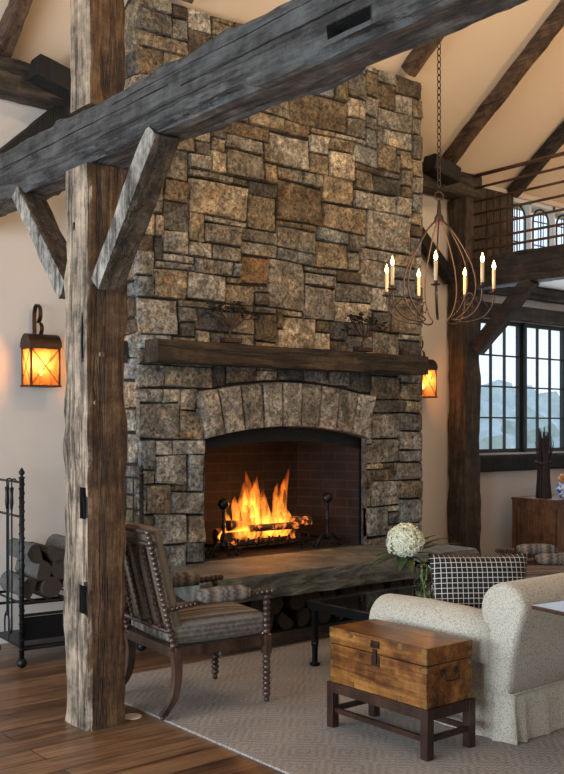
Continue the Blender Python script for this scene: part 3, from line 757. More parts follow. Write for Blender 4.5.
# hearth
he = thing('raised_hearth', 'long raised bluestone hearth slab over a dark recess of firewood', 'hearth', (4.9, 5.3, 0))
hl = V(he.location)
outl = []
fy = 5.03
pts = [(3.44, fy+.02)] + [(3.44+(6.13-3.44)*i/60, fy+.015*noise.noise(V((i*.35, 0, 0)))+.008*noise.noise(V((i*1.7, 3, 0)))) for i in range(1, 61)] + [(6.13+(.0)+.01*noise.noise(V((i*.9, 9, 0))), fy+(YF+.35-fy)*i/12) for i in range(1, 13)] 
bm = BM(); NR = 10; rings = []
loop = pts + [(6.275+.02, YF+.3), (6.3, YF-.01)][:0] + [(6.1, YF-.055), (OX1+.0, YF-.055), (3.68, YF-.055)]
loop = [(3.45, fy+.01)] + pts[1:61] + [(6.13, 5.3), (6.13, 5.5), (6.13, YF-.055), (3.68, YF-.055), (3.6, 5.55), (3.52, 5.3)]
for k in range(NR+1):
    t = k/NR; z = HZ-.165+.165*t; ins = .012*(abs(t-.5)*2)**3; rr = []
    for i, (x, y) in enumerate(loop):
        e = ins + .022*noise.noise(V((x*6, y*6, z*22))) + .008*noise.noise(V((x*21, y*21, z*50)))
        yy = y + e if y < 5.2 else y
        rr.append(bm.verts.new(V((x, yy, z))-hl))
    rings.append(rr)
for a, b in zip(rings, rings[1:]):
    for i in range(len(loop)): bm.faces.new((a[i], a[(i+1)%len(loop)], b[(i+1)%len(loop)], b[i]))
bm.faces.new(rings[0][::-1]); bm.faces.new(rings[-1])
# the slab runs on into the opening
box(bm, OX0+.01-hl.x, YF-.06-hl.y, HZ-.165, OX1-.01-hl.x, YF+.06-hl.y, HZ-.001)
finish(bm, 'slab', MT['slab'], he)
bm = BM(); box(bm, 3.72-hl.x, 5.19-hl.y, 0, 6.0-hl.x, 5.23-hl.y, .09); finish(bm, 'toe_board', MT['dark_x'], he)
bm = BM(); box(bm, 3.72-hl.x, 5.62-hl.y, 0, 6.0-hl.x, YF-.06-hl.y, HZ-.17); box(bm, 3.72-hl.x, 5.2-hl.y, .09, 3.86-hl.x, 5.62-hl.y, HZ-.17); box(bm, 5.86-hl.x, 5.2-hl.y, .09, 6.0-hl.x, 5.62-hl.y, HZ-.17); box(bm, 3.74-hl.x, 5.2-hl.y, .05, 5.98-hl.x, 5.62-hl.y, .09)
finish(bm, 'support', MT['soot'], he)

def log_bm(L, r, seed, split=True, axis='y'):
    bm = BM(); rr = random.Random(seed); n = 14; rings = []; a0 = rr.uniform(0, 2*PI)
    for k in range(7):
        t = k/6*L-L/2; ring_ = []
        for i in range(n):
            a = 2*PI*i/n
            q = r*(1+.12*noise.noise(V((math.cos(a)*1.5+seed, math.sin(a)*1.5, t*3))))
            if split:
                c = math.cos(a-a0); q = min(q, r*.28/max(c, .05)) if c > .1 else q
            x, z = math.cos(a)*q, math.sin(a)*q
            ring_.append(bm.verts.new((x, t, z) if axis == 'y' else (t, x, z)))
        rings.append(ring_)
    skin(bm, rings); return bm
def log_obj(name, L, r, seed, split, loc, axis='y', rz=0, rx=0, bark=False):
    bm = log_bm(L, r, seed, split, axis)
    o = finish(bm, name, [MT['bark' if bark else 'log'], MT['logend']])
    for p in o.data.polygons:
        if len(p.vertices) > 6: p.material_index = 1
    o.location = loc; o.rotation_euler = (rx, 0, rz); return o
k = 0
for x in [3.97+.165*i for i in range(11)]:
    for row in range(2 if x < 5.7 else 1):
        tag(log_obj('firewood_log', .36, .068, 300+k, k % 2 == 0, (x+.02*(k%3)+(.08 if row else 0), 5.42, .158+row*.118), 'y'), 'split log stored in the dark recess under the hearth', 'firewood', 'logs stored under the hearth'); k += 1

# ------------------------------------------------------------------ fire
fx = (4.31, 5.10); fyc = 6.03
gr = thing('fire_grate', 'black iron grate holding the burning logs', 'grate', (4.66, fyc, HZ+.003))
bm = BM()
for i in range(9):
    x = -.40+.1*i; tube(bm, bezier([(x, -.16, .13), (x, -.15, .07), (x, 0, .06), (x, .15, .07)], 4), .009, 6)
for y in (-.13, .13): tube(bm, [(-.42, y, .055), (.42, y, .055)], .01, 6)
finish(bm, 'bars', MT['iron'], gr)
for x in (-.36, .36):
    for y in (-.13, .13):
        bm = BM(); tube(bm, [(x, y, 0), (x, y, .055)], .01, 6); finish(bm, 'leg', MT['iron'], gr)
for i, (x, y, z, L, r, rz) in enumerate(((4.66, 5.98, .655, .74, .05, .08), (4.68, 6.1, .66, .68, .055, -.1), (4.6, 6.04, .75, .55, .042, .25), (4.9, 6.02, .745, .5, .04, -.35), (4.75, 5.93, .72, .45, .03, -.1))):
    tag(log_obj('burning_log', L, r, 50+i, i % 2 == 0, (x, y, z), 'x', rz, 0), 'charred log glowing in the fire', 'firewood', 'logs burning on the grate').data.materials[0] = MT['ember']
def flame_bm():
    bm = BM(); rr = random.Random(12)
    # (x offset, base width, height)
    hs = [(-.30,.045,.20),(-.24,.06,.30),(-.185,.06,.40),(-.12,.065,.47),(-.07,.055,.40),(-.02,.06,.43),(.035,.06,.34),(.09,.055,.30),(.14,.05,.38),(.175,.05,.49),(.225,.04,.36),(.27,.045,.26),(.32,.04,.18),(.36,.03,.12),(-.34,.03,.13),(-.15,.05,.30),(.0,.05,.3),(.2,.05,.27)]
    for k, (x, w, h) in enumerate(hs):
        y = rr.uniform(-.07, .05); n = 12; rings = []; ph = rr.uniform(0, 9); lean = rr.uniform(-.05,.05)
        for j in range(12):
            t = j/11; c = V((x + .03*math.sin(ph+t*5)*t + lean*t*h/.3, y+.02*math.sin(ph*2+t*4)*t, t*h))
            r = 1.45*w*(math.sin(min(1, (t+.12)/.35)*PI/2))*(1-t)**.75*(1+.2*math.sin(ph*3+t*9)) + .0015
            rings.append(ring(bm, c, V((1,0,0)), V((0,1,0)), r, n, r*.6))
        skin(bm, rings)
    return bm
fl = finish(flame_bm(), 'fire_flames', MT['flame'], None, None, True); fl.location = (4.67, 6.02, .64); fl.scale = (1, 1, 1.12)
tag(fl, 'orange flames leaping over the logs in the firebox', 'fire', None, 'stuff')
an = thing('andiron', 'black iron andiron with ball top at the left of the fire', 'andiron', (4.235, 5.88, HZ+.003), 0, 'andirons')
bm = BM(); lathe(bm, (0,0,.06), (0,0,.36), [(0,.012),(.1,.016),(.15,.01),(.5,.012),(.55,.018),(.6,.011),(.9,.012),(.95,.02),(1,.012)], 10); finish(bm, 'shaft', MT['iron'], an, None, True)
bm = BM(); ball(bm, (0,0,.395), .042, 3); finish(bm, 'ball_finial', MT['iron'], an, None, True)
bm = BM()
for s in (-1, 1):
    tube(bm, bezier([(0,0,.09), (s*.05,0,.10), (s*.10,0,.06), (s*.12,0,.012), (s*.15,0,.015), (s*.155,0,.04), (s*.135,0,.05)], 5), .010, 7)
    tube(bm, [(s*.07+.035*math.cos(a), -.01, .045+.035*math.sin(a)) for a in [2*PI*i/12 for i in range(12)]], .006, 6, True)
finish(bm, 'scrolled_feet', MT['iron'], an, None, True)
bm = BM(); tube(bm, [(0,0,.07), (0,.36,.07), (0,.37,.0)], .012, 6); finish(bm, 'log_bar', MT['iron'], an)
a2 = copy_tree(an); a2.location = (5.27, 5.88, HZ+.003); a2['label'] = 'black iron andiron with ball top at the right, clear of the flames'

# ------------------------------------------------------------------ mantel and its two metal trees
mt = thing('mantel_shelf', 'dark thick timber mantel across the chimney', 'mantel', (4.8, 5.66, 1.935))
bm = timber_bm((3.475, 5.66, 2.016), (6.135, 5.66, 2.016), .17, .155, 61, .007, (0,1,0), .05, .02)
bmesh.ops.translate(bm, verts=bm.verts, vec=-V(mt.location)); finish(bm, 'shelf_timber', MT['mantel'], mt)
bm = timber_bm((3.385, 5.86, 2.016), (3.385, 6.16, 2.016), .06, .15, 63, .005, (1,0,0)); bmesh.ops.translate(bm, verts=bm.verts, vec=-V(mt.location)); finish(bm, 'side_timber', MT['dark_y'], mt)
def metal_tree(px, lab, seed, flip=1):
    p = onY(px, 345, 5.66); t = thing('metal_tree_sculpture', lab, 'sculpture', (p.x, 5.66, 2.105), 0, 'metal trees on the mantel')
    r = random.Random(seed)
    bm = BM(); box(bm, -.075, -.04, 0, .075, .04, .035, None, .004); finish(bm, 'base', MT['rust'], t)
    bm = BM(); tube(bm, bezier([(0,0,.03), (-.01,0,.07), (.015,0,.11)], 4), [.009]*9, 7); finish(bm, 'tree_trunk', MT['rust'], t)
    bmb = BM(); bml = BM(); tips = []
    for k in range(11):
        a = -1.0+2.0*k/10; x = flip*a*.2; z = .20+.07*(1-a*a)+r.uniform(-.02,.03); y = r.uniform(-.04,.04)
        tube(bmb, bezier([(.015,0,.10), (x*.4+.01, y*.4, .14+r.uniform(0,.03)), (x, y, z)], 5), .0045, 5)
        for q in range(9):
            c = V((x+r.uniform(-.035,.035), y+r.uniform(-.03,.03), z+r.uniform(-.025,.03)))
            ball(bml, c, r.uniform(.009,.016), 1, (1.2,1,.6))
    finish(bmb, 'branches', MT['rust'], t); o = finish(bml, 'leaf_clusters', MT['iron'], t); o['kind'] = 'stuff'
    return t
metal_tree(231, 'small black metal tree sculpture at the left of the mantel', 4)
metal_tree(363, 'small black metal tree sculpture at the right of the mantel', 9, -1)

# ------------------------------------------------------------------ lanterns
def lantern(x, lab):
    t = thing('wall_lantern', lab, 'lantern', (x, YB, 1.79), 0, 'wall lanterns')
    w, d, h, y = .105, .07, .255, -.13
    bm = BM()
    for sx in (-1, 1):
        for sy in (-1, 1): box(bm, sx*w-.006, y+sy*d-.006, 0, sx*w+.006, y+sy*d+.006, h)
    box(bm, -w-.012, y-d-.012, -.012, w+.012, y+d+.012, 0)
    for z in (h-.006,):
        box(bm, -w-.008, y-d-.008, z, w+.008, y-d+.004, z+.014); box(bm, -w-.008, y+d-.004, z, w+.008, y+d+.008, z+.014)
        box(bm, -w-.008, y-d, z, -w+.004, y+d, z+.014); box(bm, w-.004, y-d, z, w+.008, y+d, z+.014)
    finish(bm, 'frame', MT['bronze'], t)
    bm = BM()
    tube(bm, [(-w, y-d-.004, .005), (w, y-d-.004, h)], .0042, 5); tube(bm, [(w, y-d-.006, .005), (-w, y-d-.006, h)], .0042, 5)
    for s in (-1, 1):
        tube(bm, [(s*(w+.004), y-d, .005), (s*(w+.004), y+d, h)], .003, 5); tube(bm, [(s*(w+.006), y+d, .005), (s*(w+.006), y-d, h)], .003, 5)
    finish(bm, 'cross_wires', MT['bronze'], t)
    bm = BM()
    box(bm, -w, y-d, 0, w, y-d+.003, h); box(bm, -w, y-d, 0, -w+.003, y+d, h); box(bm, w-.003, y-d, 0, w, y+d, h)
    finish(bm, 'glass_panes', MT['amber'], t)
    bm = BM(); rings = []; R_ = d+.012
    for s in (-1, 1):
        rings.append([bm.verts.new((s*(w+.014), y+R_*math.cos(a), h+.008+R_*1.15*math.sin(a))) for a in [PI*i/16 for i in range(17)]])
    n = 17
    for i in range(n-1): bm.faces.new((rings[0][i], rings[0][i+1], rings[1][i+1], rings[1][i]))
    bm.faces.new(rings[0]); bm.faces.new(rings[1])
    finish(bm, 'barrel_roof', MT['bronze'], t)
    bm = BM()
    pts = bezier([(0,-.03,.30), (0,-.025,.42), (0,-.03,.53), (0,-.07,.57), (0,-.115,.54), (0,-.12,.48), (0,-.09,.44)], 6)
    pts2 = bezier([(0,-.09,.44), (0,-.13,.43), (0,-.145,.39), (0,-.12,.345)], 6)
    for P in (pts, pts2):
        rg = []
        for i, p in enumerate(P):
            rg.append([bm.verts.new(p+V((sx*.014, sy*.003, sz*.003))) for sx, sy, sz in ((-1,-1,-1),(1,-1,-1),(1,1,1),(-1,1,1))])
        skin(bm, rg)
    box(bm, -.014, -.035, .2, .014, -.025, .32); box(bm, -.03, -.03, .12, .03, 0, .16); tube(bm, [(0,-.13,.36), (0,-.13,.33)], .012, 8)
    finish(bm, 'scroll_hanger', MT['bronze'], t)
    bm = BM(); box(bm, -w+.006, y+d-.004, 0, w-.006, y+d, h); finish(bm, 'back_plate', MT['copper'], t)
    bm = BM(); lathe(bm, (0,y,0), (0,y,.07), [(0,.02),(.2,.013),(1,.013)], 8); finish(bm, 'bulb_holder', MT['brass'], t)
    bm = BM(); lathe(bm, (0,y,.07), (0,y,.125), [(0,.006),(.2,.013),(.4,.016),(.6,.014),(.8,.008),(1,.001)], 14); finish(bm, 'bulb', MT['lbulb'], t, None, True)
    ld = bpy.data.lights.new('lantern_light', 'POINT'); ld.energy = 10; ld.color = (1,.47,.2); ld.shadow_soft_size = .04
    lo = bpy.data.objects.new('lantern_light', ld); C.objects.link(lo); lo.location = (x, YB+y, 1.79+.16)
    return t
lantern(onY(41, 380, YB-.13).x, 'glowing bronze wall lantern left of the thick post')
lantern(6.88, 'glowing bronze wall lantern half hidden by the chimney edge')

# ------------------------------------------------------------------ chandelier
r_ = ray(439, 262); D = 5.95
hx, hy = r_.x*D, r_.y*D
def zpx(py): return CAM+(427-py)/F*D
zh = zpx(215)
ch = thing('candle_chandelier', 'rusty wire chandelier with seven lit candle lamps on a long chain', 'chandelier', (hx, hy, zpx(322)))
bz = zpx(322)
cz = ceil_z(hy)-bz
bm = BM(); z = zpx(193)-bz+.06; k = 0
while z < cz-.03:
    s = V((1,0,0)) if k % 2 else V((0,1,0)); L_, W_ = .0245, .0125
    tube(bm, [V((0,0,z)) + s*(W_*math.cos(a)) + V((0,0,L_*math.sin(a))) for a in [2*PI*i/10 for i in range(10)]], .0038, 5, True)
    z += .040; k += 1
finish(bm, 'chain', MT['rust'], ch)
bm = BM(); lathe(bm, (0,0,cz-.06), (0,0,cz+.03), [(0,.01),(.3,.05),(1,.06)], 14); finish(bm, 'ceiling_canopy', MT['rust'], ch)
bm = BM(); zr = zpx(196)-bz; tube(bm, [(.7754*.026*math.cos(a), -.632*.026*math.cos(a), zr+.026*math.sin(a)) for a in [2*PI*i/16 for i in range(16)]], .0045, 6, True)
lathe(bm, (0,0,zh-bz-.05), (0,0,zr-.024), [(0,.03),(.25,.028),(.4,.014),(1,.008)], 10)
finish(bm, 'hub', MT['rust'], ch, None, True)
RC = 55*D/F; zc = zpx(292)-bz; zf_ = zpx(265)-bz
camr = V((ca, -sa, 0)); camn = V((-sa, -ca, 0))
for i in range(7):
    a = R(359.5 + i*360/7); d = camr*math.cos(a) + camn*math.sin(a); U = V((0,0,1))
    bm = BM(); h0 = zh-bz
    tube(bm, bezier([d*.02+U*(h0-.03), d*.10+U*(h0-.12), d*.20+U*(h0-.30), d*.225+U*(h0-.46), d*.17+U*(.07), d*.10+U*(.012), d*.17+U*0, d*.27+U*.03, d*(RC-.01)+U*.10, d*RC+U*(zc-.01)], 5), .0048, 6)
    tube(bm, bezier([d*(RC-.03)+U*.09, d*(RC-.09)+U*.15, d*(RC-.13)+U*.13, d*(RC-.12)+U*.085, d*(RC-.09)+U*.09], 4), .0035, 6)
    arm = finish(bm, 'arm', MT['rust'], ch, None, True)
    bm = BM(); lathe(bm, d*RC+U*(zc-.012), d*RC+U*(zc+.02), [(0,.004),(.2,.026),(.4,.03),(.45,.012),(1,.013)], 12); finish(bm, 'drip_pan', MT['rust'], arm)
    bm = BM(); lathe(bm, d*RC+U*zc, d*RC+U*(zf_-.028), [(0,.0105),(1,.0105)], 10); finish(bm, 'candle_sleeve', MT['candle'], arm, None, True)
    bm = BM(); lathe(bm, d*RC+U*(zf_-.03), d*RC+U*(zf_+.03), [(0,.004),(.25,.011),(.45,.012),(.75,.005),(1,.001)], 10); finish(bm, 'flame_bulb', MT['bulb'], arm, None, True)

# ------------------------------------------------------------------ firewood rack, tools and logs
RA = R(-5); rk = thing('firewood_rack', 'black twisted iron firewood rack behind the thick post', 'rack', (2.575, 5.72, 0), RA)
RL, RD = .82, .50
def rpost(x, y):
    bm = BM(); tube(bm, [(x, y, .05), (x, y, 1.18)], .0155, 10)
    hel = [V((x+.0165*math.cos(a), y+.0165*math.sin(a), .08+1.08*i/220)) for i in range(221) for a in [i*.55]]
    tube(bm, hel, .0045, 4)
    ball(bm, (x, y, .032), .032, 3)
    lathe(bm, (x,y,1.18), (x,y,1.25), [(0,.022),(.1,.022),(.15,.01),(.3,.01),(.45,.02),(.6,.019),(1,.001)], 8)
    finish(bm, 'corner_post', MT['iron'], rk, None, True)
for x in (0, RL):
    for y in (0, RD): rpost(x, y)
for x in (0, RL):
    bm = BM()
    for z in (1.155, .94): tube(bm, [(x, 0, z), (x, RD, z)], .008, 6)
    for k in ((2,) if x == 0 else (1, 2, 3)): tube(bm, [(x, RD*k/4, .12), (x, RD*k/4, 1.155)], .0055, 6)
    finish(bm, 'end_frame', MT['iron'], rk)
bm = BM()
for y in (0, RD):
    for z in (.40, .325, .115): tube(bm, [(0, y, z), (RL, y, z)], .010, 6)
for k in range(9): tube(bm, [(RL*k/8, 0, .40), (RL*k/8, RD, .40)], .007, 6)
finish(bm, 'log_shelf', MT['iron'], rk)
bm = BM(); box(bm, 0, 0, .115, RL, RD, .135); finish(bm, 'lower_shelf', MT['iron'], rk)
bm = BM(); box(bm, .012, .008, .165, RL-.012, .016, .31); finish(bm, 'side_panel', MT['iron'], rk)
Mrk = Matrix.Translation((2.575, 5.72, 0)) @ Matrix.Rotation(RA, 4, 'Z')
k = 0
labs = 'rough split log in the iron rack behind the thick post'
for row, (n, x0, z) in enumerate(((6, .075, .478), (5, .14, .59), (3, .12, .70))):
    for i in range(n):
        p = Mrk @ V((x0+i*.136, .25, z))
        o = log_obj('firewood_log', .42, .067, 600+k*3, k % 3 != 1, p, 'y', RA, 0, bark=(i == 0 or k % 4 == 1))
        tag(o, labs, 'firewood', 'logs in the iron rack'); k += 1
def tool(y, kind, lab):
    p = Mrk @ V((-.03, y, 0))
    t = thing('fireplace_tool', lab, 'fire tool', tuple(p), RA)
    bm = BM(); tube(bm, [(0,0,.30), (0,0,1.13)], .006, 7); tube(bm, bezier([(0,0,1.13), (0,0,1.165), (.02,0,1.172), (.03,0,1.16)], 4), .005, 6); finish(bm, 'shaft', MT['iron'], t)
    bm = BM(); lathe(bm, (0,0,.98), (0,0,1.12), [(0,.008),(.3,.013),(.7,.010),(1,.014)], 8); finish(bm, 'handle', MT['iron'], t, None, True)
    bm = BM()
    if kind == 'fork': tube(bm, bezier([(0,-.04,.19), (0,-.042,.27), (0,-.02,.315), (0,0,.325), (0,.02,.315), (0,.042,.27), (0,.04,.19)], 4), .006, 6); nm = 'fork'
    else: tube(bm, bezier([(0,0,.31), (0,0,.24), (0,.02,.2), (0,.045,.21)], 4), .007, 6); nm = 'poker_tip'
    finish(bm, nm, MT['iron'], t); return t
tool(.19, 'fork', 'black two-pronged fire fork hanging on the rack end')
tool(.10, 'poker', 'black fire poker hanging on the rack end nearest its corner post')

# ------------------------------------------------------------------ rug, outlet
bm = BM(); box(bm, 2.67, 1.7, 0, 7.4, 5.12, .012, None, .004); o = finish(bm, 'area_rug', MT['rug'], None, (5., 3.4, 0)); tag(o, 'large taupe woven rug under the seating', 'rug')
bm = BM(); lathe(bm, (2.585, 4.395, 0), (2.585, 4.395, .006), [(0,.05),(.7,.05),(1,.046)], 24); lathe(bm, (2.585, 4.395, .006), (2.585, 4.395, .0075), [(0,.03),(1,.029)], 20)
tag(finish(bm, 'floor_outlet', MT['outlet'], None, (2.585, 4.395, 0)), 'round cream floor outlet cover beside the thick post', 'floor outlet')
RUG = .012

# ------------------------------------------------------------------ spool chair
def cushion(bm, x0, x1, y0, y1, z0, z1, puff=.015, nx=12, ny=12, M=None):
    g = {}
    def pt(i, j, top):
        a, b = 2*i/nx-1, 2*j/ny-1
        e = (1-abs(a)**6)*(1-abs(b)**6)
        sh = 1-.03*(abs(a)*abs(b))**4
        x = (x0+x1)/2+a*(x1-x0)/2*sh; y = (y0+y1)/2+b*(y1-y0)/2*sh
        zm = (z0+z1)/2; hh = (z1-z0)/2
        z = zm + (hh*(.62+.38*min(1, e*3)) + puff*(1-a*a)*(1-b*b))*(1 if top else -1)
        return V((x, y, z))
    vs = []
    for top in (0, 1):
        for i in range(nx+1):
            for j in range(ny+1):
                v = bm.verts.new(pt(i, j, top)); g[i, j, top] = v; vs.append(v)
    for top in (0, 1):
        for i in range(nx):
            for j in range(ny): bm.faces.new((g[i,j,top], g[i+1,j,top], g[i+1,j+1,top], g[i,j+1,top]))
    per = [(i, 0) for i in range(nx)] + [(nx, j) for j in range(ny)] + [(i, ny) for i in range(nx, 0, -1)] + [(0, j) for j in range(ny, 0, -1)]
    for (a, b), (c, d) in zip(per, per[1:]+per[:1]): bm.faces.new((g[a,b,0], g[c,d,0], g[c,d,1], g[a,b,1]))
    if M is not None: bmesh.ops.transform(bm, matrix=M, verts=vs)
def spool_chair(loc, rz, lab):
    t = thing('spool_armchair', lab, 'armchair', loc, rz)
    W = .27; XR, XF = -.262, .265                     # half width, rear and front rail x
    W2 = MT['walnut']
    for s in (-1, 1):
        # sabre rear leg, square in section
        pts = bezier([(XR, s*W, .33), (XR+.012, s*W, .23), (XR-.005, s*W, .11), (XR-.065, s*W, .022)], 6); bm = BM(); rg = []
        for i, p in enumerate(pts):
            q = .023-.007*i/len(pts); rg.append([bm.verts.new(p+V((a*q, b*.019, 0))) for a, b in ((-1,-1),(1,-1),(1,1),(-1,1))])
        skin(bm, rg); ball(bm, (XR-.065, s*W, .014), .0135, 2); finish(bm, 'leg', W2, t)
        bm = BM(); spool(bm, (XF, s*W, .03), (XF, s*W, .25), .0225, .0275); box(bm, XF-.021, s*W-.021, .25, XF+.021, s*W+.021, .35, None, .003); ball(bm, (XF, s*W, .016), .0155, 2)
        finish(bm, 'leg', W2, t)
        bm = BM(); spool(bm, (XF, s*W, .35), (XF, s*W, .555), .0205, .0275); finish(bm, 'arm_support', W2, t)
        bx = XR-.045                                  # where the arm meets the raked stile
        bm = BM(); spool(bm, (bx, s*W, .53), (bx+.17, s*W, .55), .014, .026); spool(bm, (XF-.13, s*W, .565), (XF+.05, s*W, .570), .0195, .028); box(bm, bx+.16, s*W-.014, .54, XF-.11, s*W+.014, .562)
        arm = finish(bm, 'arm', W2, t)
        bm = BM(); cushion(bm, bx+.17, XF-.11, s*W-.036, s*W+.036, .55, .612, .008, 8, 6); finish(bm, 'arm_pad', MT['kilimx'], arm, None, True)
        bm = BM(); spool(bm, (XR-.005, s*W, .345), (XR-.145, s*W, .925), .0175, .0265); finish(bm, 'back_stile', W2, t)
    bm = BM(); box(bm, XR-.02, -W, .298, XR+.02, W, .345); box(bm, XF-.018, -W, .298, XF+.018, W, .345)
    for s in (-1, 1): box(bm, XR, s*W-.018, .298, XF, s*W+.018, .345)
    finish(bm, 'seat_frame', W2, t)
    def bp(y, z, off=0): return V((XR-.005-(z-.35)*.14/.575+off, y, z+off*.3))
    for z in (.912, .852, .42):
        bm = BM(); spool(bm, bp(-W, z), bp(W, z), .0125, .024); finish(bm, 'back_rail', W2, t)
    for k in range(4):
        y = -W+2*W*(k+1)/5
        bm = BM(); spool(bm, bp(y, .42), bp(y, .852), .0125, .03, 8); finish(bm, 'back_spindle', W2, t)
    # upholstered back pad in front of the spindles
    ang = math.atan2(.14, .575)
    bm = BM(); M = Matrix.Translation(bp(0, .66, .048)) @ Matrix.Rotation(-ang, 4, 'Y') @ Matrix.Rotation(PI/2, 4, 'Y')
    cushion(bm, -.26, .28, -W+.012, W-.012, -.028, .032, .012, 10, 12, M); finish(bm, 'back_pad', MT['tan'], t, None, True)
    bm = BM(); cushion(bm, XR+.0, XF+.035, -W+.008, W-.008, .343, .46, .018, 14, 14); finish(bm, 'seat_cushion', MT['kilim'], t, None, True)
    return t
CR = R(-6)
cc = spool_chair((3.02, 4.45, RUG), CR, 'dark spool-turned armchair with striped cushion beside the thick post')
cc.scale = (1.05,)*3
spool_chair((5.88, 4.2, RUG), R(141), 'dark spool-turned armchair behind the sofa near the sideboard')

# ------------------------------------------------------------------ coffee table and flowers
ct = thing('coffee_table', 'low dark iron coffee table with glass top before the hearth', 'table', (4.55, 4.22, RUG))
X0, X1, Y0, Y1, TZ = -.58, .62, -.42, .39, .40
bm = BM()
for a in ((X0, Y0, X1, Y0+.03), (X0, Y1-.03, X1, Y1), (X0, Y0+.03, X0+.03, Y1-.03), (X1-.03, Y0+.03, X1, Y1-.03)): box(bm, a[0], a[1], TZ-.05, a[2], a[3], TZ)
finish(bm, 'iron_frame', MT['iron'], ct)
bm = BM(); box(bm, X0+.002, Y0+.002, TZ, X1-.002, Y1-.002, TZ+.01); finish(bm, 'glass_top', MT['tabglass'], ct)
for x in (X0+.03, X1-.03):
    for y in (Y0+.03, Y1-.03):
        bm = BM(); box(bm, x-.016, y-.016, .12, x+.016, y+.016, TZ-.05); box(bm, x-.013, y-.013, .02, x+.013, y+.013, .12); box(bm, x-.022, y-.022, 0, x+.022, y+.022, .02); ball(bm, (x,y,.14), .024, 2)
        finish(bm, 'leg', MT['iron'], ct)
fv = (4.50, 4.13); vz = RUG+TZ+.01
va = thing('glass_vase', 'clear glass vase of water on the coffee table', 'vase', (fv[0], fv[1], vz))
bm = BM(); prof = [(0,.055),(.02,.06),(.45,.06),(.8,.052),(1,.062)]
s, u = V((1,0,0)), V((0,1,0)); H = .25
rings = [ring(bm, (0,0,t*H), s, u, r, 24) for t, r in prof] + [ring(bm, (0,0,H-.0 if t == 1 else max(t*H, .012)), s, u, r-.004, 24) for t, r in prof[::-1]]
skin(bm, rings); finish(bm, 'vase_body', MT['glass'], va, None, True)
hy_ = thing('hydrangea', 'large round cream hydrangea bloom with long dark leaves', 'flower', (fv[0], fv[1], vz+.02))
bm = BM(); 
for a in (0, 2.1, 4.2): tube(bm, bezier([(.03*math.cos(a), .03*math.sin(a), 0), (-.02*math.cos(a), -.02*math.sin(a), .14), (-.02*math.cos(a+1), 0, .24)], 5), .004, 6)
finish(bm, 'stem', MT['stem'], hy_)
pc_ = ray(405, 542)*6.06; hc = V((pc_.x, pc_.y, CAM+pc_.z)) - V(hy_.location); hr = .112
bm = BM(); rr = random.Random(5)
for k in range(260):
    z = 1-2*(k+.5)/260; ph = k*2.399963; q = math.sqrt(1-z*z); d = V((q*math.cos(ph), q*math.sin(ph), z)); c = hc + d*hr*rr.uniform(.86,1.08)*(1 if z > -.5 else .85)
    s, u = frame_at(d); a0 = rr.uniform(0, 1.5)
    for m_ in range(4):
        a = a0+m_*PI/2; e = s*math.cos(a)+u*math.sin(a); f = s*-math.sin(a)+u*math.cos(a); w = .0175
        v = [bm.verts.new(p) for p in (c, c+e*w*.6+f*w*.5+d*.006, c+e*w*1.15-d*.004, c+e*w*.6-f*w*.5+d*.002)]
        bm.faces.new(v)
ball(bm, hc, hr*.72, 3)
finish(bm, 'bloom', MT['petal'], hy_)
def leafm(bm, a, b, w, drop=.04):
    a, b = V(a), V(b); d = (b-a); sd = d.cross(V((0,0,1))).normalized(); prev = None
    for i in range(9):
        t = i/8; p = a+d*t-V((0,0,drop*t*t))+V((0,0,.02*math.sin(t*PI))); ww = w*math.sin(PI*min(.98, max(.06, t))**.7)
        row = [bm.verts.new(p-sd*ww), bm.verts.new(p+V((0,0,-.004))), bm.verts.new(p+sd*ww)]
        if prev:
            for q in (0, 1): bm.faces.new((prev[q], prev[q+1], row[q+1], row[q]))
        prev = row
bm = BM(); r0 = hc+V((0,0,-.085))
for a, L, dz, w in ((-150,.24,-.02,.03),(-165,.2,-.05,.022),(140,.2,.0,.025),(22,.30,.12,.026),(8,.32,.09,.024),(38,.25,.13,.024),(-12,.24,.02,.018),(50,.2,.05,.016),(-35,.16,-.06,.028),(-80,.14,-.07,.03),(-110,.14,-.06,.03),(80,.16,-.04,.03)):
    d = camr*math.cos(R(a)) - camn*math.sin(R(a)); leafm(bm, r0, r0+d*L*1.1+V((0,0,dz)), w*1.25, .02)
finish(bm, 'leaves', MT['leaf'], hy_)

# ------------------------------------------------------------------ trunk on stand
st = thing('trunk_stand', 'dark mahogany stand with stretchers carrying the wooden chest', 'stand', (3.40, 3.28, RUG))
LX, LY, LG = .165, .335, .0215
for sx in (-1, 1):
    for sy in (-1, 1):
        bm = BM(); x, y = sx*(LX-LG), sy*(LY-LG); box(bm, x-LG, y-LG, 0, x+LG, y+LG, .225, None, .002); finish(bm, 'leg', MT['stand'], st)
bm = BM()
for sy in (-1, 1): box(bm, -LX+2*LG, sy*(LY-LG)-.018, .175, LX-2*LG, sy*(LY-LG)+.018, .225)
for sx in (-1, 1): box(bm, sx*(LX-LG)-.018, -LY+2*LG, .175, sx*(LX-LG)+.018, LY-2*LG, .225)
finish(bm, 'apron', MT['stand'], st)
bm = BM()
for sx in (-1, 1): box(bm, sx*(LX-LG)-.009, -LY+2*LG, .075, sx*(LX-LG)+.009, LY-2*LG, .10)
for sy in (-1, 1): box(bm, -LX+2*LG, sy*(LY-LG)-.009, .075, LX-2*LG, sy*(LY-LG)+.009, .10)
finish(bm, 'stretcher', MT['stand'], st)
tk = thing('wooden_chest', 'honey-brown wooden chest with brass corners, standing on the mahogany stand', 'chest', (3.40, 3.28, RUG+.225))
TX, TY = .155, .32
bm = BM(); box(bm, -TX, -TY, 0, TX, TY, .19, None, .003); finish(bm, 'body', MT['trunk'], tk)
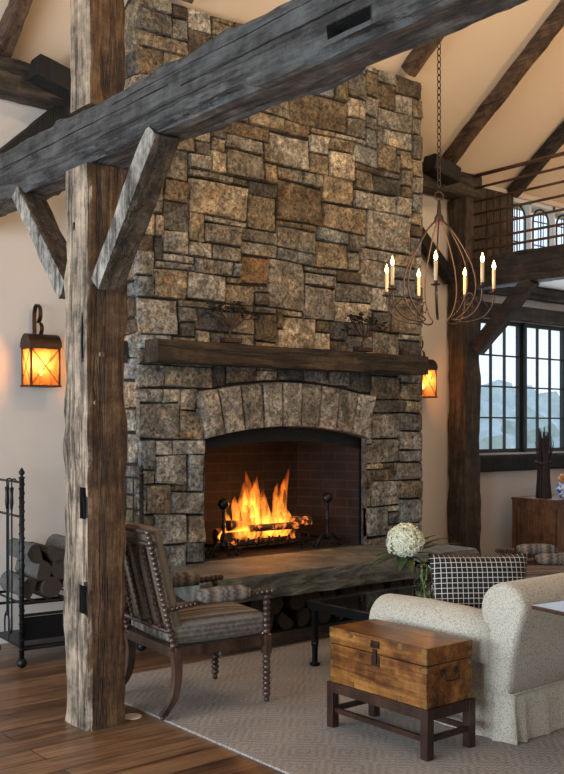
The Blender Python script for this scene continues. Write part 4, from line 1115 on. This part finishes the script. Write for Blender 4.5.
bm = BM(); box(bm, -TX-.003, -TY-.003, .194, TX+.003, TY+.003, .272, None, .004); lid = finish(bm, 'lid', MT['trunk'], tk)
def plate(bm, face, u, v, w, h):
    if face == 'L': box(bm, -TX-.0045, u-w/2, v-h/2, -TX-.0, u+w/2, v+h/2, None, .001)
    elif face == 'F': box(bm, u-w/2, -TY-.0045, v-h/2, u+w/2, -TY, v+h/2, None, .001)
    else: box(bm, u-w/2, v-h/2, .270, u+w/2, v+h/2, .2735)
for s in (-1, 1):
    for v in (.018, .10, .172, .212, .258):
        bm = BM(); plate(bm, 'L', s*(TY-.012), v, .026, .022); finish(bm, 'brass_corner', MT['brass'], tk)
    for v in (.018, .172, .212, .258):
        bm = BM(); plate(bm, 'F', s*(TX-.012), v, .026, .022); finish(bm, 'brass_corner', MT['brass'], tk)
for u, v in ((-.16, .015), (.16, .015), (-.16, .255), (.16, .255)):
    bm = BM(); plate(bm, 'L', u, v, .022, .026); finish(bm, 'brass_strap', MT['brass'], tk)
bm = BM(); plate(bm, 'L', 0, .16, .055, .05)
finish(bm, 'lock_plate', MT['bronze'], tk)
bm = BM(); plate(bm, 'L', 0, .238, .06, .035)
tube(bm, bezier([(-TX-.006, -.022, .245), (-TX-.016, -.018, .228), (-TX-.016, .018, .228), (-TX-.006, .022, .245)], 5), .003, 6); box(bm, -TX-.011, -.012, .15, -TX-.004, .012, .215); finish(bm, 'lock', MT['bronze'], tk)
bm = BM(); tube(bm, bezier([(-.045, -TY-.006, .15), (-.04, -TY-.02, .118), (.04, -TY-.02, .118), (.045, -TY-.006, .15)], 6), .005, 7)
for s in (-1, 1): lathe(bm, (s*.045, -TY-.010, .15), (s*.045, -TY, .15), [(0,.008),(.5,.018),(1,.018)], 12)
finish(bm, 'side_handle', MT['bronze'], tk)

# ------------------------------------------------------------------ sofa
sf = thing('rolled_arm_sofa', 'cream speckled sofa with rolled arms and skirt, facing the fire', 'sofa', (3.72, 2.86, RUG))
SW, SD = 2.0, .92
def sweep(profile, fr, n_pos, mat, name, par=sf, smooth=True):
    """profile: (a,b) closed loop; fr(t, a, b)->3D ; n_pos list of (t, scale)"""
    ca_ = sum(p[0] for p in profile)/len(profile); cb_ = sum(p[1] for p in profile)/len(profile)
    bm = BM(); rings = []
    for t, s in n_pos:
        rings.append([bm.verts.new(fr(t, ca_+(a-ca_)*s, cb_+(b-cb_)*s)) for a, b in profile])
    skin(bm, rings); return finish(bm, name, mat, par, None, smooth)
def arcp(cx, cz_, r, a0, a1, n): return [(cx+r*math.cos(R(a0+(a1-a0)*i/n)), cz_+r*math.sin(R(a0+(a1-a0)*i/n))) for i in range(n+1)]
# arm: roll over an upright panel, outer face on the left
arm_prof = [(.045, .28), (.045, .345)] + arcp(.066, .452, .132, 232, -40, 22) + [(.165, .28)]
caps = [(0, .90), (.012, .97), (.03, 1)]
def arm_at(x0, mir):
    return sweep([(mir*a, b) for a, b in arm_prof], lambda t, a, b: V((x0+a, .12+t*(SD-.14), b + .012*math.sin(t*PI))), [(0,1), (.3,1), (.6,1), (.9,1), (.965,.99), (.985,.96), (1,.88)], MT['sofa'], 'rolled_arm')
arm_at(0, 1); arm_at(SW, -1)
bm = BM(); box(bm, .006, .03, .18, .16, SD-.04, .42, None, .008); box(bm, SW-.16, .05, .20, SW-.006, SD-.05, .40, None, .008); box(bm, .14, .1, .14, SW-.14, SD-.02, .30, None, .01); finish(bm, 'base', MT['sofa'], sf)
back_prof = [(.02, .2), (-.015, .40), (-.06, .56), (-.085, .64)] + arcp(.04, .62, .132, 160, -60, 22) + [(.14, .45), (.16, .2)]
sweep(back_prof, lambda t, a, b: V((t, a, b)), [(-.02,.84), (-.012,.93), (.005,.985), (.03,1), (SW/2,1), (SW-.03,1), (SW+.012,.93), (SW+.02,.84)], MT['sofa'], 'rolled_back')
bm = BM(); cushion(bm, .17, SW/2-.005, .16, SD-.02, .29, .44, .02, 14, 10); cushion(bm, SW/2+.005, SW-.17, .16, SD-.02, .29, .44, .02, 14, 10); finish(bm, 'seat_cushion', MT['sofa'], sf, None, True)
# skirt: gathered strip round the base with corner pleat
bm = BM(); loop = []
def strip(p0, p1, n, nx_, ny_):
    for i in range(n):
        t = i/n; loop.append((V(p0).lerp(V(p1), t), V((nx_, ny_, 0)), t))
strip((.0, SD-.02, 0), (0, .015, 0), 40, -1, 0); strip((0, .0, 0), (SW, 0, 0), 80, 0, -1); strip((SW, 0, 0), (SW, SD, 0), 30, 1, 0); strip((SW, SD, 0), (0, SD, 0), 60, 0, 1)
rings = []
for j in range(6):
    q = j/5; z = .003+.225*q; rr_ = []
    for p, nn, t in loop:
        w = (1-q)*(.012+.006*math.sin(p.x*31+p.y*37)+.004*math.sin(p.x*75+1)) + .004
        if p.length < .09: w += (1-q)*.018*math.cos(p.length*75)
        rr_.append(bm.verts.new(V((p.x, p.y, z)) + nn*w))
    rings.append(rr_)
rings.append([bm.verts.new(V((p.x, p.y, .228))+nn*-.03) for p, nn, t in loop])
skin(bm, rings, cap=False); finish(bm, 'skirt', MT['sofa'], sf, None, True)
bm = BM(); tube(bm, [V((p.x, p.y, .231))+nn*.005 for p, nn, t in loop], .0045, 6, True); finish(bm, 'piping', MT['sofa'], sf, None, True)
# grid pillow
pl = ray(480, 592)*5.25
pz = RUG+.44
bm = BM(); n = 22; PW, PH, PT = .275, .185, .09; g = {}
for i in range(n+1):
    for j in range(n+1):
        a, b = 2*i/n-1, 2*j/n-1
        th = PT*((1-a**4)*(1-b**4))**.55; k = 1-.05*(1-abs(a))*b*b*1.0
        x = a*PW*(1-.075*(1-b*b)); z = b*PH*(1-.09*(1-a*a)) 
        for s in (-1, 1):
            if s == 1 and (i in (0, n) or j in (0, n)): g[i,j,1] = g[i,j,-1]; continue
            g[i,j,s] = bm.verts.new((x, s*th, z))
for i in range(n):
    for j in range(n):
        for s in (-1, 1): bm.faces.new((g[i,j,s], g[i+1,j,s], g[i+1,j+1,s], g[i,j+1,s]))
o = finish(bm, 'throw_pillow', MT['grid'], None, None, True); o.location = (pl.x, pl.y, pz+PH*.96+.005); o.rotation_euler = (R(-12), 0, -A+R(3))
tag(o, 'black throw pillow with white grid lines on the sofa', 'pillow')

# side table whose corner shows above the sofa back
cp = ray(531, 605)*4.22; tz = CAM+cp.z-RUG
tt = thing('side_table', 'dark wooden table top corner beside the sofa back', 'side table', (cp.x+.33, cp.y-.33, RUG), R(0))
bm = BM(); Mx = Matrix.Translation((-.33,.33,0)) @ Matrix.Rotation(R(-8), 4, 'Z') @ Matrix.Translation((.33,-.33,0)); box(bm, -.33, -.3, tz-.018, .45, .33, tz, Mx, .004); finish(bm, 'tabletop', MT['stand'], tt)
bm = BM(); lathe(bm, (.32,-.0,.02), (.32,-.0,tz-.018), [(0,.05),(.1,.03),(.4,.045),(.6,.025),(1,.05)], 16); finish(bm, 'pedestal', MT['stand'], tt, None, True)
bm = BM(); lathe(bm, (.32,-.0,0), (.32,-.0,.03), [(0,.16),(.6,.15),(1,.06)], 24); finish(bm, 'foot', MT['stand'], tt, None, True)

# ------------------------------------------------------------------ sideboard and what stands on it
sbx, sby = 8.11, 5.70
sb = thing('sideboard', 'reddish brown paneled sideboard under the divided windows', 'sideboard', (sbx, sby, 0))
bm = BM(); box(bm, .02, .02, .08, 1.3, .53, .76, None, .003); finish(bm, 'carcass', MT['cherry'], sb)
bm = BM(); box(bm, 0, 0, .76, 1.34, .54, .785, None, .005); finish(bm, 'top', MT['cherry'], sb)
bm = BM()
for y0, y1 in ((.02, .075), (.25, .295), (.475, .53)): box(bm, .006, y0, .08, .02, y1, .76)
for z0, z1 in ((.08, .14), (.69, .76)): box(bm, .007, .075, z0, .02, .475, z1)
finish(bm, 'side_frame', MT['cherry'], sb)
for k in range(3):
    x = .05+k*.42; bm = BM(); box(bm, x, .004, .12, x+.39, .02, .72, None, .003); box(bm, x+.05, -.002, .17, x+.34, .006, .67, None, .004); d = finish(bm, 'door', MT['cherry'], sb)
    bm = BM(); ball(bm, (x+.36, -.012, .45), .012, 2); finish(bm, 'knob', MT['brass'], d)
for x in (.05, 1.26):
    for y in (.05, .49): bm = BM(); box(bm, x-.025, y-.025, 0, x+.025, y+.025, .08); finish(bm, 'foot', MT['cherry'], sb)
q = ray(543, 498); tY = 5.93; tq = tY/q.y
bd = thing('twig_bundle', 'upright dark bundle of dry twigs on the sideboard', 'decoration', (q.x*tq, tY, .785))
bm = BM(); rr = random.Random(3); bm2 = BM()
for k in range(70):
    a = rr.uniform(0, 2*PI); r0 = .082*math.sqrt(rr.random()); h = rr.uniform(.42,.72); b_ = rr.uniform(.6, 1.35)
    p = [(r0*math.cos(a), r0*math.sin(a), 0), (r0*.75*math.cos(a), r0*.75*math.sin(a), .3), (r0*b_*math.cos(a)+rr.uniform(-.012,.012), r0*b_*math.sin(a), h)]
    tube(bm, bezier(p, 3), [.008]*4+[.006, .005, .003], 5)
finish(bm, 'twigs', MT['twig'], bd)['kind'] = 'stuff'
bm = BM(); tube(bm, [(0.074*math.cos(a), .074*math.sin(a), .36+.01*math.sin(3*a)) for a in [2*PI*i/20 for i in range(20)]], .009, 6, True); finish(bm, 'binding', MT['twig'], bd)
q = ray(563, 498); tq = 5.86/q.y
def bw():
    m, nt, b, o = nmat('blue and white porcelain'); n = noisef(nt, coords(nt), 22, 3, .5, 1.5)
    nt.links.new(ramp(nt, n, [(.48, (.75,.78,.82)), (.53, (.05,.1,.4))]), b.inputs['Base Color']); b.inputs['Roughness'].default_value = .15; return m
pv = thing('porcelain_vase', 'small blue and white porcelain vase at the right edge of the sideboard view', 'vase', (q.x*tq, 5.86, .785))
bm = BM(); lathe(bm, (0,0,0), (0,0,.15), [(0,.035),(.1,.04),(.4,.075),(.6,.07),(.85,.03),(1,.045)], 20); finish(bm, 'vase_body', bw(), pv, None, True)
of = thing('orange_flowers', 'orange blooms standing in the porcelain vase', 'flowers', (q.x*tq, 5.86, .93))
bm = BM()
for k in range(14): a = k*2.4; ball(bm, (.05*math.cos(a)*(k%3)/2, .05*math.sin(a)*(k%3)/2, .03+.01*(k%5)), .025, 2)
finish(bm, 'blooms', plain('orange petal', (.6,.25,.06), .6), of)

# ------------------------------------------------------------------ light
def area(name, loc, size, energy, col, rot, sy=None):
    l = bpy.data.lights.new(name, 'AREA'); l.energy = energy; l.color = col; l.shape = 'RECTANGLE'; l.size = size; l.size_y = sy or size
    o = bpy.data.objects.new(name, l); C.objects.link(o); o.location = loc; o.rotation_euler = rot; return o
for y0 in (-.4, 1.9, 4.2):
    area('window_daylight', (RX0+.05, y0+.95, 1.7), 2.4, 205, (.80,.90,1), (0, -PI/2, 0), 1.9)
area('window_daylight', (.15, RY0+.05, 1.75), 3.3, 26, (.75,.87,1), (PI/2, 0, 0), 2.3)
for x, lx in ((7.90, 2.7),):
    area('window_daylight', (9.2, YB-.06, 1.92), 2.6, 45, (.75,.87,1), (-PI/2, 0, 0), 1.3)
def spot(name, loc, tgt, energy, col, ang, blend=.8, r=.1):
    l = bpy.data.lights.new(name, 'SPOT'); l.energy = energy; l.color = col; l.spot_size = R(ang); l.spot_blend = blend; l.shadow_soft_size = r
    o = bpy.data.objects.new(name, l); C.objects.link(o); o.location = loc; o.rotation_euler = (V(tgt)-V(loc)).to_track_quat('-Z', 'Y').to_euler(); return o
WARM = (1,.715,.42)
spot('added_warm_spot', (3.6, 1.4, 5.6), (4.6, 5.8, 3.3), 270, WARM, 55)  # both spots are added out of view to warm the upper chimney
spot('added_warm_spot', (6.6, 1.6, 5.6), (5.8, 5.8, 3.4), 200, WARM, 50)
# warm area fills added out of view to brighten the sloping ceiling
for x, y, z, e in ((5.4, 1.2, 3.2, 90), (9., 1.8, 3.4, 90), (.6, 3.0, 3.3, 40)):
    area('added_ceiling_fill', (x, y, z), .5, e, WARM, (PI-.35, 0, 0))
# firelight and chandelier glow
def point(name, loc, e, col, r):
    l = bpy.data.lights.new(name, 'POINT'); l.energy = e; l.color = col; l.shadow_soft_size = r
    o = bpy.data.objects.new(name, l); C.objects.link(o); o.location = loc
point('chandelier_glow', (hx, hy, zpx(262)), 30, (1,.58,.26), .3)
point('fire_glow', (4.7, 5.93, .92), 9, (1,.36,.08), .12)
w = bpy.data.worlds.new('world'); bpy.context.scene.world = w; w.use_nodes = True
bg = w.node_tree.nodes['Background']; nt = w.node_tree
tc = nt.nodes.new('ShaderNodeTexCoord'); sp = nt.nodes.new('ShaderNodeSeparateXYZ'); nt.links.new(tc.outputs['Generated'], sp.inputs[0])
nt.links.new(ramp(nt, sp.outputs[2], [(0, (.74,.81,.88)), (.35, (.66,.79,1.)), (1, (.45,.65,1))]), bg.inputs[0]); bg.inputs[1].default_value = 1.6
sc = bpy.context.scene
sc.view_settings.view_transform = 'Standard'; sc.view_settings.look = 'None'; sc.view_settings.gamma = 1; sc.view_settings.use_curve_mapping = False
sc.view_settings.exposure = .0
